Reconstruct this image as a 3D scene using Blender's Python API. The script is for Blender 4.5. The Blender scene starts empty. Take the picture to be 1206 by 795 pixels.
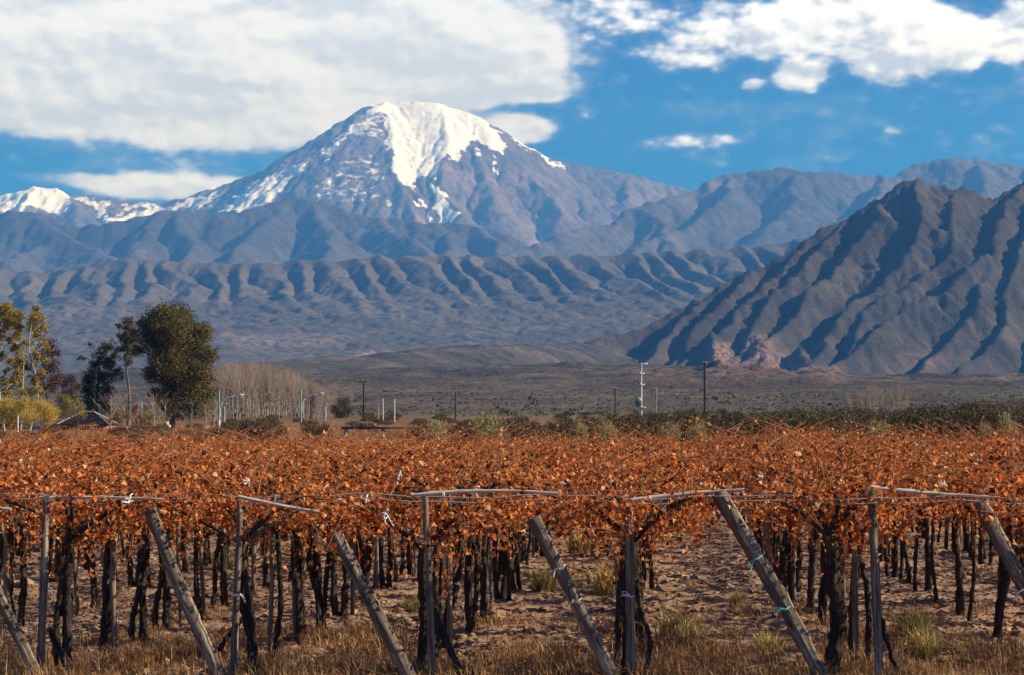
import bpy, math, random
import numpy as np
from mathutils import Vector, Matrix, noise as mnoise

# ------------------------------------------------------------------ camera, sky, sun, exposure
scene = bpy.context.scene
COL = scene.collection
R = math.radians
FPX = 2100.0                # focal length in pixels of the 1206 px wide photograph
HC = 2.82                   # camera height
cam_d = bpy.data.cameras.new("camera")
cam_d.sensor_fit = 'HORIZONTAL'
cam_d.sensor_width = 36.0
cam_d.lens = 36.0 * FPX / 1206.0
cam_d.shift_y = (498.0 - 397.5) / 1206.0
cam_d.clip_start = 0.5
cam_d.clip_end = 60000.0
cam = bpy.data.objects.new("camera", cam_d)
cam.location = (0, 0, HC)
cam.rotation_euler = (R(90), 0, 0)
COL.objects.link(cam)
scene.camera = cam

SUN_EL, SUN_AZ = 32.0, 93.0     # azimuth clockwise from the view direction (+Y)
sv = Vector((math.sin(R(SUN_AZ)) * math.cos(R(SUN_EL)), math.cos(R(SUN_AZ)) * math.cos(R(SUN_EL)), math.sin(R(SUN_EL))))
sun_d = bpy.data.lights.new("sun", 'SUN')
sun_d.energy = 5.0
sun_d.angle = R(0.5)
sun_d.color = (1.0, 0.94, 0.85)
sun = bpy.data.objects.new("sun", sun_d)
sun.rotation_euler = sv.to_track_quat('Z', 'Y').to_euler()
sun.location = (40, -10, 40)
COL.objects.link(sun)

scene.view_settings.view_transform = 'Standard'
scene.view_settings.look = 'None'
scene.view_settings.exposure = 0.8
scene.view_settings.gamma = 1.0
scene.view_settings.use_curve_mapping = False
scene.render.engine = 'CYCLES'
cy = scene.cycles
cy.use_denoising = True
cy.denoiser = 'OPENIMAGEDENOISE'
cy.denoising_prefilter = 'ACCURATE'
cy.max_bounces = 5
cy.diffuse_bounces = 2
cy.glossy_bounces = 2
cy.transmission_bounces = 2
cy.volume_bounces = 0
cy.transparent_max_bounces = 6
cy.caustics_reflective = False
cy.caustics_refractive = False
scene.render.film_transparent = False

class NT:
    """small helper to write node trees"""
    def __init__(s, tree):
        s.t = tree
    def n(s, kind, **kw):
        nd = s.t.nodes.new(kind)
        for k, v in kw.items():
            setattr(nd, k, v)
        return nd
    def link(s, a, b):
        s.t.links.new(a, b)
    def put(s, sock, v):
        if isinstance(v, bpy.types.NodeSocket):
            s.t.links.new(v, sock)
        elif v is not None:
            sock.default_value = v
    def math(s, op, a, b=None, c=None, clamp=False):
        nd = s.n('ShaderNodeMath', operation=op, use_clamp=clamp)
        s.put(nd.inputs[0], a)
        if b is not None: s.put(nd.inputs[1], b)
        if c is not None: s.put(nd.inputs[2], c)
        return nd.outputs[0]
    def mix(s, f, a, b, blend='MIX'):
        nd = s.n('ShaderNodeMix', data_type='RGBA', blend_type=blend)
        s.put(nd.inputs[0], f); s.put(nd.inputs[6], a); s.put(nd.inputs[7], b)
        return nd.outputs[2]
    def noise(s, vec, scale, detail=4.0, rough=0.55, dist=0.0, dim='3D'):
        nd = s.n('ShaderNodeTexNoise', noise_dimensions=dim)
        s.put(nd.inputs['Vector'], vec)
        s.put(nd.inputs['Scale'], scale); s.put(nd.inputs['Detail'], detail)
        s.put(nd.inputs['Roughness'], rough); s.put(nd.inputs['Distortion'], dist)
        return nd
    def ramp(s, f, stops, interp='LINEAR'):
        nd = s.n('ShaderNodeValToRGB')
        cr = nd.color_ramp
        cr.interpolation = interp
        while len(cr.elements) < len(stops):
            cr.elements.new(0.5)
        for e, (p, c) in zip(cr.elements, stops):
            e.position = p
            e.color = (c[0], c[1], c[2], 1) if len(c) == 3 else c
        s.put(nd.inputs[0], f)
        return nd.outputs[0]
    def smooth(s, x, lo, hi):
        nd = s.n('ShaderNodeMapRange', interpolation_type='SMOOTHSTEP')
        s.put(nd.inputs[0], x); s.put(nd.inputs[1], lo); s.put(nd.inputs[2], hi)
        nd.inputs[3].default_value = 0; nd.inputs[4].default_value = 1
        return nd.outputs[0]

# ---- the sky: Nishita plus clouds laid out by compass direction and height
world = bpy.data.worlds.new("World")
scene.world = world
world.use_nodes = True
wt = NT(world.node_tree)
world.node_tree.nodes.clear()
out = wt.n('ShaderNodeOutputWorld')
bg = wt.n('ShaderNodeBackground')
bg.inputs[1].default_value = 0.068
sky = wt.n('ShaderNodeTexSky', sky_type='NISHITA')
sky.sun_disc = False
sky.sun_elevation = R(SUN_EL)
sky.sun_rotation = R(SUN_AZ)
sky.altitude = 3000.0
sky.air_density = 1.0
sky.dust_density = 0.0
sky.ozone_density = 4.0
tc = wt.n('ShaderNodeTexCoord')
sep = wt.n('ShaderNodeSeparateXYZ')
wt.link(tc.outputs['Generated'], sep.inputs[0])
az = wt.math('ARCTAN2', sep.outputs[0], sep.outputs[1])       # 0 straight ahead, + to the right
el = wt.math('ARCSINE', sep.outputs[2])
# degrees
azd = wt.math('MULTIPLY', az, 57.2958)
eld = wt.math('MULTIPLY', el, 57.2958)
cvec = wt.n('ShaderNodeCombineXYZ')
wt.put(cvec.inputs[0], azd); wt.put(cvec.inputs[1], wt.math('MULTIPLY', eld, 1.7))
def deg(px, py):
    return math.degrees(math.atan((px - 603) / FPX)), math.degrees(math.atan((498 - py) / FPX))
def cloud_field(blobs, daz=0.0, del_=0.0):
    acc = None
    for (px, py, rx, ry, w) in blobs:
        a0, e0 = deg(px, py)
        ra, re = rx / FPX * 57.3, ry / FPX * 57.3
        dx = wt.math('DIVIDE', wt.math('SUBTRACT', azd, a0 - daz), ra)
        dy = wt.math('DIVIDE', wt.math('SUBTRACT', eld, e0 - del_), re)
        r2 = wt.math('ADD', wt.math('MULTIPLY', dx, dx), wt.math('MULTIPLY', dy, dy))
        g = wt.math('MULTIPLY', wt.math('EXPONENT', wt.math('MULTIPLY', wt.math('MULTIPLY', r2, r2), -0.7)), w)
        acc = g if acc is None else wt.math('ADD', acc, g)
    return acc
#            px    py   rx   ry  weight
stratus = [(60, 60, 330, 112, 1.0), (330, 70, 260, 100, 1.0), (510, 40, 130, 78, 0.62), (600, 70, 60, 40, 0.35), (150, 135, 300, 36, 0.5), (545, 106, 90, 19, 0.75), (645, 108, 48, 12, 0.65), (606, 151, 46, 18, 1.1),
           (180, 226, 95, 15, 0.75), (75, 219, 50, 8, 0.45), (330, 214, 60, 5, 0.3), (-250, 60, 260, 110, 1.0), (300, -140, 500, 110, 1.0), (665, 40, 60, 60, 0.32), (1010, 190, 70, 5, 0.25)]
cumulus = [(1040, 52, 58, 48, 1.1), (1092, 56, 60, 42, 1.1), (1135, 66, 30, 28, 0.9), (935, 48, 48, 42, 1.05), (965, 28, 36, 26, 0.8), (860, 28, 62, 26, 0.62),
           (750, 16, 60, 28, 0.52), (815, 66, 66, 18, 0.75), (1200, 58, 36, 34, 1.05), (886, 104, 15, 8, 0.8), (943, 98, 34, 16, 0.8), (818, 168, 56, 10, 0.42),
           (1060, 160, 20, 8, 0.5), (1188, 161, 20, 9, 0.5), (1330, 20, 80, 60, 1.0), (1022, 8, 40, 26, 0.8), (820, -60, 180, 40, 0.8), (690, 10, 50, 26, 0.4)]
def clouds(off):
    """density of both cloud decks, sampled a little towards the sun when off is 1"""
    v = cvec.outputs[0]
    def shifted(sx, sy, k, far=1.0):
        mp = wt.n('ShaderNodeVectorMath', operation='MULTIPLY_ADD')
        wt.link(v, mp.inputs[0]); mp.inputs[1].default_value = (sx, sy, 1); mp.inputs[2].default_value = (0.26 * off * sx * far + k, 0.42 * off * sy * far, k)
        return mp.outputs[0]
    w1 = wt.noise(shifted(0.55, 0.9, 3.1, 2.4), 0.30, 6.0, 0.50, 0.3, '2D')
    w2 = wt.noise(shifted(1.0, 1.0, 9.4), 0.45, 6.0, 0.48, 0.1, '2D')
    bil = wt.n('ShaderNodeTexVoronoi', feature='SMOOTH_F1', voronoi_dimensions='2D')
    wt.link(shifted(1.0, 1.0, 4.4), bil.inputs['Vector'])
    bil.inputs['Scale'].default_value = 0.95; bil.inputs['Detail'].default_value = 2.0; bil.inputs['Roughness'].default_value = 0.55; bil.inputs['Smoothness'].default_value = 0.6
    puff = wt.math('SUBTRACT', 0.42, bil.outputs['Distance'])
    return w1.outputs[0], w2.outputs[0], puff
n1a, n2a, pa = clouds(0.0)
n1b, n2b, pb = clouds(1.0)

def dens_s(n, p, f): return wt.math('ADD', wt.math('ADD', wt.math('MULTIPLY', wt.math('SUBTRACT', n, 0.5), 1.7), wt.math('MULTIPLY', p, 0.32)), wt.math('SUBTRACT', f, 0.42))
def dens_c(n, p, f): return wt.math('ADD', wt.math('ADD', wt.math('MULTIPLY', wt.math('SUBTRACT', n, 0.5), 1.35), wt.math('MULTIPLY', p, 0.55)), wt.math('SUBTRACT', f, 0.36))
fs = cloud_field(stratus); fc = cloud_field(cumulus)
big = [c_ for c_ in cumulus if c_[2] >= 45]
fcb = cloud_field(big); fcs = cloud_field(big, 0.26, 0.25)
ds0 = dens_s(n1a, pa, fs); ds1 = dens_s(n1b, pb, fs)
dc0 = dens_c(n2a, pa, fc); dc1 = dens_c(n2b, pb, wt.math('ADD', fc, wt.math('SUBTRACT', fcs, fcb)))
as_ = wt.smooth(ds0, -0.22, 0.42)
ac_ = wt.smooth(dc0, -0.24, 0.44)
thin = wt.smooth(wt.math('MAXIMUM', ds0, dc0), -0.50, 0.35)
alpha = wt.math('MAXIMUM', wt.math('MAXIMUM', as_, ac_), wt.math('MULTIPLY', thin, 0.24), clamp=True)
lit_s = wt.smooth(wt.math('SUBTRACT', ds0, ds1), -0.35, 0.30)
lit_c = wt.smooth(wt.math('SUBTRACT', dc0, dc1), -0.45, 0.25)
cs = wt.mix(lit_s, (7.5, 8.2, 10.2, 1), (10.9, 11.4, 13.0, 1))
cc = wt.mix(lit_c, (6.8, 7.6, 10.0, 1), (12.6, 13.4, 16.0, 1))
ccol = wt.mix(wt.smooth(wt.math('SUBTRACT', dc0, ds0), -0.1, 0.1), cs, cc)
hs = wt.n('ShaderNodeHueSaturation')
hs.inputs['Hue'].default_value = 0.514
hs.inputs['Saturation'].default_value = 1.75
hs.inputs['Value'].default_value = 1.0
wt.link(sky.outputs[0], hs.inputs['Color'])
# clouds only in the half of the sky ahead and above; elsewhere the same fields fade out by themselves
fin = wt.mix(alpha, hs.outputs[0], ccol)
wt.link(fin, bg.inputs[0])
wt.link(bg.outputs[0], out.inputs[0])
world.cycles.sampling_method = 'MANUAL'
world.cycles.sample_map_resolution = 512

# ------------------------------------------------------------------ small helpers
def X(px, d): return (px - 603.0) / FPX * d
def Z(py, d): return HC + (498.0 - py) / FPX * d

def ground_h(y):
    """the piedmont: flat under the vines, rising towards the mountains"""
    y = np.asarray(y, dtype=float)
    t = np.clip(y - 62.0, 0, None)
    return 0.02 * t * t / (t + 18.0)

def fbm2(x, y, octaves=5, lac=2.0, gain=0.5, seed=0, ridged=False):
    out = np.zeros(np.broadcast(x, y).shape); amp = 1.0; tot = 0.0
    for o in range(octaves):
        n = perlin(x * lac ** o + 17.3 * o, y * lac ** o - 9.1 * o, seed + o * 7)
        if ridged:
            n = 1.0 - 2.0 * np.abs(n)
        out += amp * n; tot += amp; amp *= gain
    return out / tot

def perlin(x, y, seed=0):
    x, y = np.broadcast_arrays(np.asarray(x, float), np.asarray(y, float))
    xi = np.floor(x).astype(np.int64); yi = np.floor(y).astype(np.int64)
    xf = x - xi; yf = y - yi
    u = xf * xf * xf * (xf * (xf * 6 - 15) + 10); v = yf * yf * yf * (yf * (yf * 6 - 15) + 10)
    def g(ix, iy, dx, dy):
        h = (ix * 374761393 + iy * 668265263 + seed * 974634533) & 0xffffffff
        h = ((h ^ (h >> 13)) * 1274126177) & 0xffffffff
        h = (h ^ (h >> 16)) & 0xffff
        a = h * (2 * math.pi / 65536.0)
        return np.cos(a) * dx + np.sin(a) * dy
    n00 = g(xi, yi, xf, yf); n10 = g(xi + 1, yi, xf - 1, yf)
    n01 = g(xi, yi + 1, xf, yf - 1); n11 = g(xi + 1, yi + 1, xf - 1, yf - 1)
    return 1.41 * ((n00 * (1 - u) + n10 * u) * (1 - v) + (n01 * (1 - u) + n11 * u) * v)

def grid_mesh(name, Xs, Ys, H, mat, attrs=None, smooth=True):
    """height field as one mesh; Xs, Ys 1-D or 2-D"""
    ny, nx = H.shape
    if Xs.ndim == 1: Xs, Ys = np.meshgrid(Xs, Ys)
    co = np.stack([Xs, Ys, H], axis=-1).reshape(-1, 3).astype(np.float32)
    idx = np.arange(nx * ny).reshape(ny, nx)
    q = np.stack([idx[:-1, :-1], idx[:-1, 1:], idx[1:, 1:], idx[1:, :-1]], axis=-1).reshape(-1, 4)
    return raw_mesh(name, co, q, mat, attrs, smooth)

def raw_mesh(name, co, faces, mat, attrs=None, smooth=False):
    """mesh data from an (n,3) array and an (m,k) array of equal sized faces (or a list of such arrays)"""
    if isinstance(faces, np.ndarray): faces = [faces]
    faces = [np.asarray(f) for f in faces if len(f)]
    me = bpy.data.meshes.new(name)
    co = np.asarray(co, dtype=np.float32)
    me.vertices.add(len(co)); me.vertices.foreach_set('co', co.ravel())
    nl = sum(f.size for f in faces); npoly = sum(len(f) for f in faces)
    me.loops.add(nl); me.polygons.add(npoly)
    me.loops.foreach_set('vertex_index', np.concatenate([f.ravel() for f in faces]).astype(np.int32))
    tot = np.concatenate([np.full(len(f), f.shape[1]) for f in faces])
    st = np.concatenate([[0], np.cumsum(tot)[:-1]])
    me.polygons.foreach_set('loop_start', st.astype(np.int32))
    if smooth: me.polygons.foreach_set('use_smooth', np.ones(npoly, bool))
    for m in (mat if isinstance(mat, (list, tuple)) else [mat]): me.materials.append(m)
    for k, v in (attrs or {}).items():
        a = me.attributes.new(k, 'FLOAT', 'POINT'); a.data.foreach_set('value', np.asarray(v, np.float32).ravel())
    me.update(calc_edges=True)
    return me

def link(name, data, parent=None, loc=None, rot=None):
    o = bpy.data.objects.new(name, data)
    COL.objects.link(o)
    if parent is not None: o.parent = parent
    if loc is not None: o.location = loc
    if rot is not None: o.rotation_euler = rot
    return o

def tag(o, label=None, cat=None, group=None, kind=None):
    if label: o['label'] = label
    if cat: o['category'] = cat
    if group: o['group'] = group
    if kind: o['kind'] = kind
    return o

def thing(name, label, cat, loc=(0, 0, 0), rot=(0, 0, 0), group=None):
    o = link(name, None, None, loc, rot)
    o.empty_display_size = 0.3
    return tag(o, label, cat, group)

def new_mat(name, rough=0.9, spec=0.2):
    m = bpy.data.materials.new(name); m.use_nodes = True
    t = NT(m.node_tree)
    b = m.node_tree.nodes['Principled BSDF']
    b.inputs['Roughness'].default_value = rough
    b.inputs['Specular IOR Level'].default_value = spec
    return m, t, b

# growing meshes out of pieces
class MB:
    def __init__(s): s.v = []; s.f3 = []; s.f4 = []; s.n = 0
    def add(s, v, f):
        v = np.asarray(v, float).reshape(-1, 3); f = np.asarray(f)
        (s.f4 if f.shape[1] == 4 else s.f3).append(f + s.n)
        s.v.append(v); s.n += len(v)
    def tube(s, pts, rad, sides=6, cap=True, squash=None, wob=0.0, rng=None):
        pts = np.asarray(pts, float); n = len(pts)
        rad = np.full(n, rad, float) if np.isscalar(rad) else np.asarray(rad, float)
        tan = np.gradient(pts, axis=0); tan /= np.linalg.norm(tan, axis=1)[:, None] + 1e-12
        up = np.array([0.0, 0.0, 1.0]) if abs(tan[0][2]) < 0.9 else np.array([1.0, 0.0, 0.0])
        rings = []
        a = np.linspace(0, 2 * np.pi, sides, endpoint=False)
        for i in range(n):
            e1 = np.cross(tan[i], up); e1 /= np.linalg.norm(e1) + 1e-12
            e2 = np.cross(e1, tan[i]); up = e2
            rr = np.full(sides, rad[i])
            if wob and rng is not None: rr = rr * (1 + wob * rng.standard_normal(sides))
            rings.append(pts[i] + (np.cos(a) * rr)[:, None] * e1 + (np.sin(a) * rr)[:, None] * e2)
        v = np.concatenate(rings)
        k = np.arange(sides); k2 = (k + 1) % sides
        f = np.concatenate([np.stack([i * sides + k, i * sides + k2, (i + 1) * sides + k2, (i + 1) * sides + k], 1) for i in range(n - 1)])
        base = s.n
        s.add(v, f)
        if cap:
            for i, fl in ((0, True), (n - 1, False)):
                c = pts[i]
                ring = v[i * sides:(i + 1) * sides]
                vv = np.concatenate([ring, [c]])
                ff = np.stack([k, k2, np.full(sides, sides)], 1)
                if fl: ff = ff[:, ::-1]
                s.add(vv, ff)
    def box(s, c, size, rotz=0.0):
        x, y, z = np.array(size) / 2.0
        v = np.array([[-x, -y, -z], [x, -y, -z], [x, y, -z], [-x, y, -z], [-x, -y, z], [x, -y, z], [x, y, z], [-x, y, z]])
        cr, sr = math.cos(rotz), math.sin(rotz)
        v = v @ np.array([[cr, sr, 0], [-sr, cr, 0], [0, 0, 1]]) + np.array(c)
        s.add(v, [[0, 3, 2, 1], [4, 5, 6, 7], [0, 1, 5, 4], [1, 2, 6, 5], [2, 3, 7, 6], [3, 0, 4, 7]])
    def leaves(s, P, D, N, size, width=0.6, fold=0.5, curl=0.4):
        """many curled leaves at points P, along D, with up vector N; size per leaf: two folded quads and a tip each"""
        P = np.asarray(P, float); n = len(P)
        D = D / (np.linalg.norm(D, axis=1)[:, None] + 1e-9)
        S = np.cross(D, N); S /= np.linalg.norm(S, axis=1)[:, None] + 1e-9
        U = np.cross(S, D)
        L = np.asarray(size)[:, None] if not np.isscalar(size) else size
        fold = np.broadcast_to(np.asarray(fold, float), (n,))[:, None]
        curl = np.broadcast_to(np.asarray(curl, float), (n,))[:, None]
        w = width
        a = P
        b = P + D * L * 0.5 + U * L * 0.10 * curl
        c = P + D * L * (1.0 - 0.15 * curl) - U * L * 0.35 * curl
        l = P + D * L * 0.42 + S * L * w * 0.5 * (1 - 0.4 * fold) + U * L * 0.45 * fold
        r = P + D * L * 0.42 - S * L * w * 0.5 * (1 - 0.4 * fold) + U * L * 0.45 * fold
        v = np.stack([a, b, c, l, r], 1).reshape(-1, 3)
        o = np.arange(n)[:, None] * 5
        f = np.concatenate([o + np.array([[0, 1, 3]]), o + np.array([[1, 2, 3]]), o + np.array([[0, 4, 1]]), o + np.array([[1, 4, 2]])])
        s.add(v, f)
    def mesh(s, name, mat, smooth=False):
        fs = []
        if s.f3: fs.append(np.concatenate(s.f3))
        if s.f4: fs.append(np.concatenate(s.f4))
        return raw_mesh(name, np.concatenate(s.v), fs, mat, None, smooth)
# ------------------------------------------------------------------ terrain
def incise(H, iters, k, m=0.5, diff=0.0, amax=4000.0):
    """stream power erosion: water runs down the steepest way, gathers, and cuts branching valleys (heights in cell units)"""
    ny, nx = H.shape; N = ny * nx
    H = H.astype(np.float64).copy()
    offs = [(-1, 0, 1.0), (1, 0, 1.0), (0, -1, 1.0), (0, 1, 1.0), (-1, -1, 1.4142), (-1, 1, 1.4142), (1, -1, 1.4142), (1, 1, 1.4142)]
    idx = np.arange(N).reshape(ny, nx)
    for it in range(iters):
        Pd = np.pad(H, 1, constant_values=1e12)
        best = np.zeros_like(H); rcv = idx.copy(); dist = np.ones_like(H)
        for dy, dx, dd in offs:
            s_ = (H - Pd[1 + dy:1 + dy + ny, 1 + dx:1 + dx + nx]) / dd
            b = s_ > best
            best = np.where(b, s_, best); rcv = np.where(b, idx + dy * nx + dx, rcv); dist = np.where(b, dd, dist)
        order = np.argsort(H.ravel())
        ol = order.tolist(); rl = rcv.ravel().tolist()
        A = [1.0] * N
        for i in reversed(ol):
            q = rl[i]
            if q != i: A[q] += A[i]
        F = (k * np.minimum(np.array(A), amax) ** m / dist.ravel()).tolist()
        h = H.ravel().tolist()
        for i in ol:
            q = rl[i]
            if q != i:
                f = F[i]; h[i] = (h[i] + f * h[q]) / (1.0 + f)
        H = np.array(h).reshape(ny, nx)
        if diff: H = H * (1 - diff) + blur(H, 1) * diff
    return H

def blur(H, n=1):
    for _ in range(n):
        P = np.pad(H, 1, mode='edge')
        H = (P[1:-1, 1:-1] * 4 + P[:-2, 1:-1] * 2 + P[2:, 1:-1] * 2 + P[1:-1, :-2] * 2 + P[1:-1, 2:] * 2 + P[:-2, :-2] + P[2:, 2:] + P[:-2, 2:] + P[2:, :-2]) / 16
    return H

def ridge_field(Xg, Yg, lines, soft=0.0):
    """height as the upper envelope of ridge lines; a line is (slope, [(x,y,z)...])"""
    H = np.full(Xg.shape, -1e9)
    for k, pts in lines:
        for (x0, y0, z0), (x1, y1, z1) in zip(pts[:-1], pts[1:]):
            ax, ay = x1 - x0, y1 - y0
            t = np.clip(((Xg - x0) * ax + (Yg - y0) * ay) / (ax * ax + ay * ay + 1e-9), 0, 1)
            d = np.hypot(Xg - x0 - t * ax, Yg - y0 - t * ay)
            h = z0 + t * (z1 - z0) - k * (np.sqrt(d * d + soft * soft) - soft)
            H = np.maximum(H, h)
    return H

def W(pts):
    return [(X(a, d), d, Z(b, d)) for a, b, d in pts]

def add_terrain(name, xs, ys, H, mat, label, attrs=None):
    o = link(name, grid_mesh(name, xs, ys, H, mat, attrs))
    o['kind'] = 'structure'; o['label'] = label
    return o

def rock_material(name, cols, fine, speck=None, bump=0.6, coarse=None, outcrop=None, snow=False, fan=False):
    """dry mountain side: three tones by noise, dark scrub specks, optional outcrop and snow attributes"""
    m, t, b = new_mat(name, 0.95, 0.1)
    geo = t.n('ShaderNodeNewGeometry')
    P = geo.outputs['Position']
    n1 = t.noise(P, 1.0 / fine, 6, 0.65)
    n2 = t.noise(P, 1.0 / (coarse or fine * 9), 4, 0.55)
    c = t.ramp(n2.outputs[0], [(0.3, cols[0]), (0.52, cols[1]), (0.72, cols[2])])
    f = t.smooth(n1.outputs[0], 0.35, 0.68)
    c = t.mix(f, c, t.mix(1.0, c, (0.62, 0.62, 0.64, 1), 'MULTIPLY'))
    sepn = t.n('ShaderNodeSeparateXYZ'); t.link(geo.outputs['Normal'], sepn.inputs[0])
    if fan:
        at = t.n('ShaderNodeAttribute', attribute_name='fan')
        c = t.mix(at.outputs['Fac'], c, t.mix(1.0, c, (1.75, 1.68, 1.6, 1), 'MULTIPLY'))
    if outcrop:
        at = t.n('ShaderNodeAttribute', attribute_name='outcrop')
        n3 = t.noise(P, 1.0 / (fine * 1.5), 5, 0.7)
        c = t.mix(t.math('MULTIPLY', at.outputs['Fac'], t.smooth(n3.outputs[0], 0.38, 0.55)), c, outcrop)
    if speck:
        n4 = t.noise(P, 1.0 / (fine * 0.85), 4, 0.75)
        c = t.mix(t.smooth(n4.outputs[0], 0.50, 0.62), c, speck)
    if snow:
        at = t.n('ShaderNodeAttribute', attribute_name='snow')
        n5 = t.noise(P, 1.0 / (fine * 1.6), 6, 0.6)
        s = t.math('ADD', at.outputs['Fac'], t.math('MULTIPLY', t.math('SUBTRACT', n5.outputs[0], 0.5), 1.0))
        c = t.mix(t.smooth(s, 0.40, 0.66), c, (0.93, 0.91, 0.88, 1))
    t.link(c, b.inputs['Base Color'])
    bp = t.n('ShaderNodeBump'); bp.inputs['Strength'].default_value = bump; bp.inputs['Distance'].default_value = fine * 0.5
    t.link(n1.outputs[0], bp.inputs['Height']); t.link(bp.outputs[0], b.inputs['Normal'])
    return m

# --- the dark bare hill
cell = 5.0
xs = np.arange(-620, 1500, cell); ys = np.arange(640, 4000, cell)
Xg, Yg = np.meshgrid(xs, ys)
wx = fbm2(Xg / 240, Yg / 240, 5, seed=3) * 40; wy = fbm2(Xg / 240, Yg / 240, 5, seed=11) * 40
crest = W([(700, 402, 3060), (760, 388, 3100), (797, 368, 3140), (825, 357, 3160), (881, 322, 3210), (945, 284, 3260), (988, 258, 3290), (1035, 241, 3310), (1056, 224, 3320), (1082, 217, 3330),
           (1103, 219, 3340), (1125, 226, 3350), (1167, 237, 3380), (1189, 228, 3390), (1206, 220, 3400), (1260, 196, 3420), (1340, 178, 3450), (1460, 200, 3480)])
lines = [(1.02, crest),
    (0.92, W([(830, 358, 3165), (818, 372, 3080), (800, 392, 2980), (785, 402, 2930), (739, 446, 2760)])),
    (0.92, W([(881, 322, 3210), (868, 345, 3120), (845, 372, 3020), (822, 396, 2930), (792, 440, 2760)])),
    (0.92, W([(945, 284, 3260), (922, 318, 3160), (890, 355, 3040), (862, 384, 2950), (838, 402, 2880), (797, 446, 2710)])),
    (0.92, W([(990, 257, 3290), (972, 288, 3200), (940, 325, 3100), (912, 356, 3010), (888, 385, 2930), (863, 429, 2760)])),
    (0.92, W([(1040, 239, 3312), (1040, 253, 3240), (1018, 290, 3150), (981, 326, 3060), (955, 352, 2990), (930, 384, 2910), (905, 404, 2840), (866, 448, 2670)])),
    (0.92, W([(1082, 217, 3330), (1088, 258, 3200), (1072, 302, 3090), (1040, 348, 2980), (1006, 371, 2910), (975, 398, 2840), (940, 442, 2670)])),
    (0.92, W([(1125, 226, 3350), (1128, 256, 3240), (1119, 288, 3140), (1096, 324, 3040), (1052, 354, 2950), (1030, 372, 2910), (992, 416, 2740)])),
    (0.92, W([(1206, 220, 3400), (1182, 254, 3260), (1168, 288, 3130), (1150, 310, 3040), (1112, 348, 2930), (1062, 374, 2850), (1012, 404, 2760), (985, 428, 2700), (966, 452, 2530)])),
    (0.92, W([(1250, 200, 3410), (1225, 250, 3240), (1206, 292, 3100), (1193, 338, 2980), (1178, 380, 2860), (1150, 420, 2740), (1128, 444, 2650)])),
    (0.92, W([(1168, 288, 3130), (1160, 340, 2960), (1128, 390, 2820), (1090, 430, 2700), (1075, 452, 2530)])),
    (0.92, W([(1330, 178, 3450), (1300, 260, 3200), (1270, 330, 3000), (1230, 390, 2830), (1215, 440, 2650)])),
    (1.1, W([(838, 394, 2840), (846, 416, 2760), (850, 440, 2690)])), (1.1, W([(888, 398, 2850), (895, 422, 2760), (905, 446, 2680)])),
    (1.1, W([(935, 412, 2800), (950, 436, 2700), (965, 452, 2640)])),
]
def lower(k, pts):
    """let a spur run on down to the plain"""
    (x0, y0, z0), (x1, y1, z1) = pts[-2:]
    if z1 < 62: return (k, pts)
    n = math.hypot(x1 - x0, y1 - y0); g = float(ground_h(y1 - 150)) + 1
    run = (z1 - g) / 0.42
    return (k, pts + [(x1 + (x1 - x0) / n * run * 0.8, y1 + (y1 - y0) / n * run, g)])
lines = [lines[0]] + [lower(k_, p_) for k_, p_ in lines[1:]]
Hr = ridge_field(Xg + wx, Yg + wy, lines, 1.0)
# the long fan to the west
fx = np.array([X(q, 3040) for q in (300, 420, 480, 560, 640, 700, 740, 800, 900, 1300)])
fz = np.array([Z(q, 3040) for q in (452, 447, 441, 429, 416, 414, 424, 446, 459, 462)])
zf = np.interp(Xg + 0.35 * (3040 - Yg), fx, fz)
gp = ground_h(Yg)
t_ = np.clip((Yg - 1000) / 2030.0, 0, 1)
yb = Yg + 150 * fbm2(Xg / 210, Yg / 400, 4, seed=121) + 60 * fbm2(Xg / 55, Yg / 160, 4, seed=122, ridged=True)
lift = np.interp(yb, [620, 1000, 1380, 1600, 2300, 2480, 3040], [0, 0.12, 0.26, 0.50, 0.66, 0.82, 1.0])
fan = gp + np.maximum(zf - ground_h(3040), np.interp(Xg, [-350, -100, 60, 260], [0, 26, 26, 3])) * lift * np.interp(Xg, [-420, -120], [0.35, 1])
back = np.clip((Yg - 3040) / 700.0, 0, 1)
fan = fan * (1 - back) + (gp - 5) * back
fan += (fbm2(Xg / 110 + Yg / 300, Yg / 170, 6, seed=21, ridged=True, gain=0.6) * 15 + 2) * np.clip((Yg - 660) / 700, 0.06, 1) * np.clip((Xg + 600) / 700, 0.3, 1)
H = np.maximum(Hr, fan) + 6 * np.exp(-((Hr - fan) / 22.0) ** 2)
rel = np.clip((H - fan) / 120.0, 0, 1)
H += rel * (fbm2(Xg / 110 + wx / 60, Yg / 110 + wy / 60, 5, seed=5, ridged=True) * 15 + fbm2(Xg / 40, Yg / 40, 4, seed=15, ridged=True, gain=0.6) * 8.0 - 9.5)
gul = fbm2((Xg * 0.75 + Yg * 0.5) / 26 + wx / 40, (Yg - Xg * 0.5) / 120, 3, seed=45, ridged=True)
H += rel * gul * 3.0
H += rel * (fbm2(Xg / 48 + wy / 50, Yg / 75, 5, seed=46, ridged=True, gain=0.6) * 9.0 - 2)
H = incise(H / cell, 10, 0.014, 0.5, 0.004) * cell
H = H + np.clip(rel + 0.3, 0, 1) * fbm2(Xg / 23, Yg / 30, 3, seed=9, ridged=True, gain=0.6) * 3.2
H = np.where(Yg > 3800, np.minimum(H, gp - 20), H)
edge = np.clip((Yg - 650) / 250.0, 0, 1) * np.clip((Xg + 620) / 200.0, 0, 1)
H = gp - 4 + (H - gp + 4) * edge
U = Xg / Yg * FPX + 603; V = 498 - (H - HC) / Yg * FPX
oc = np.zeros_like(H)
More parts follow.
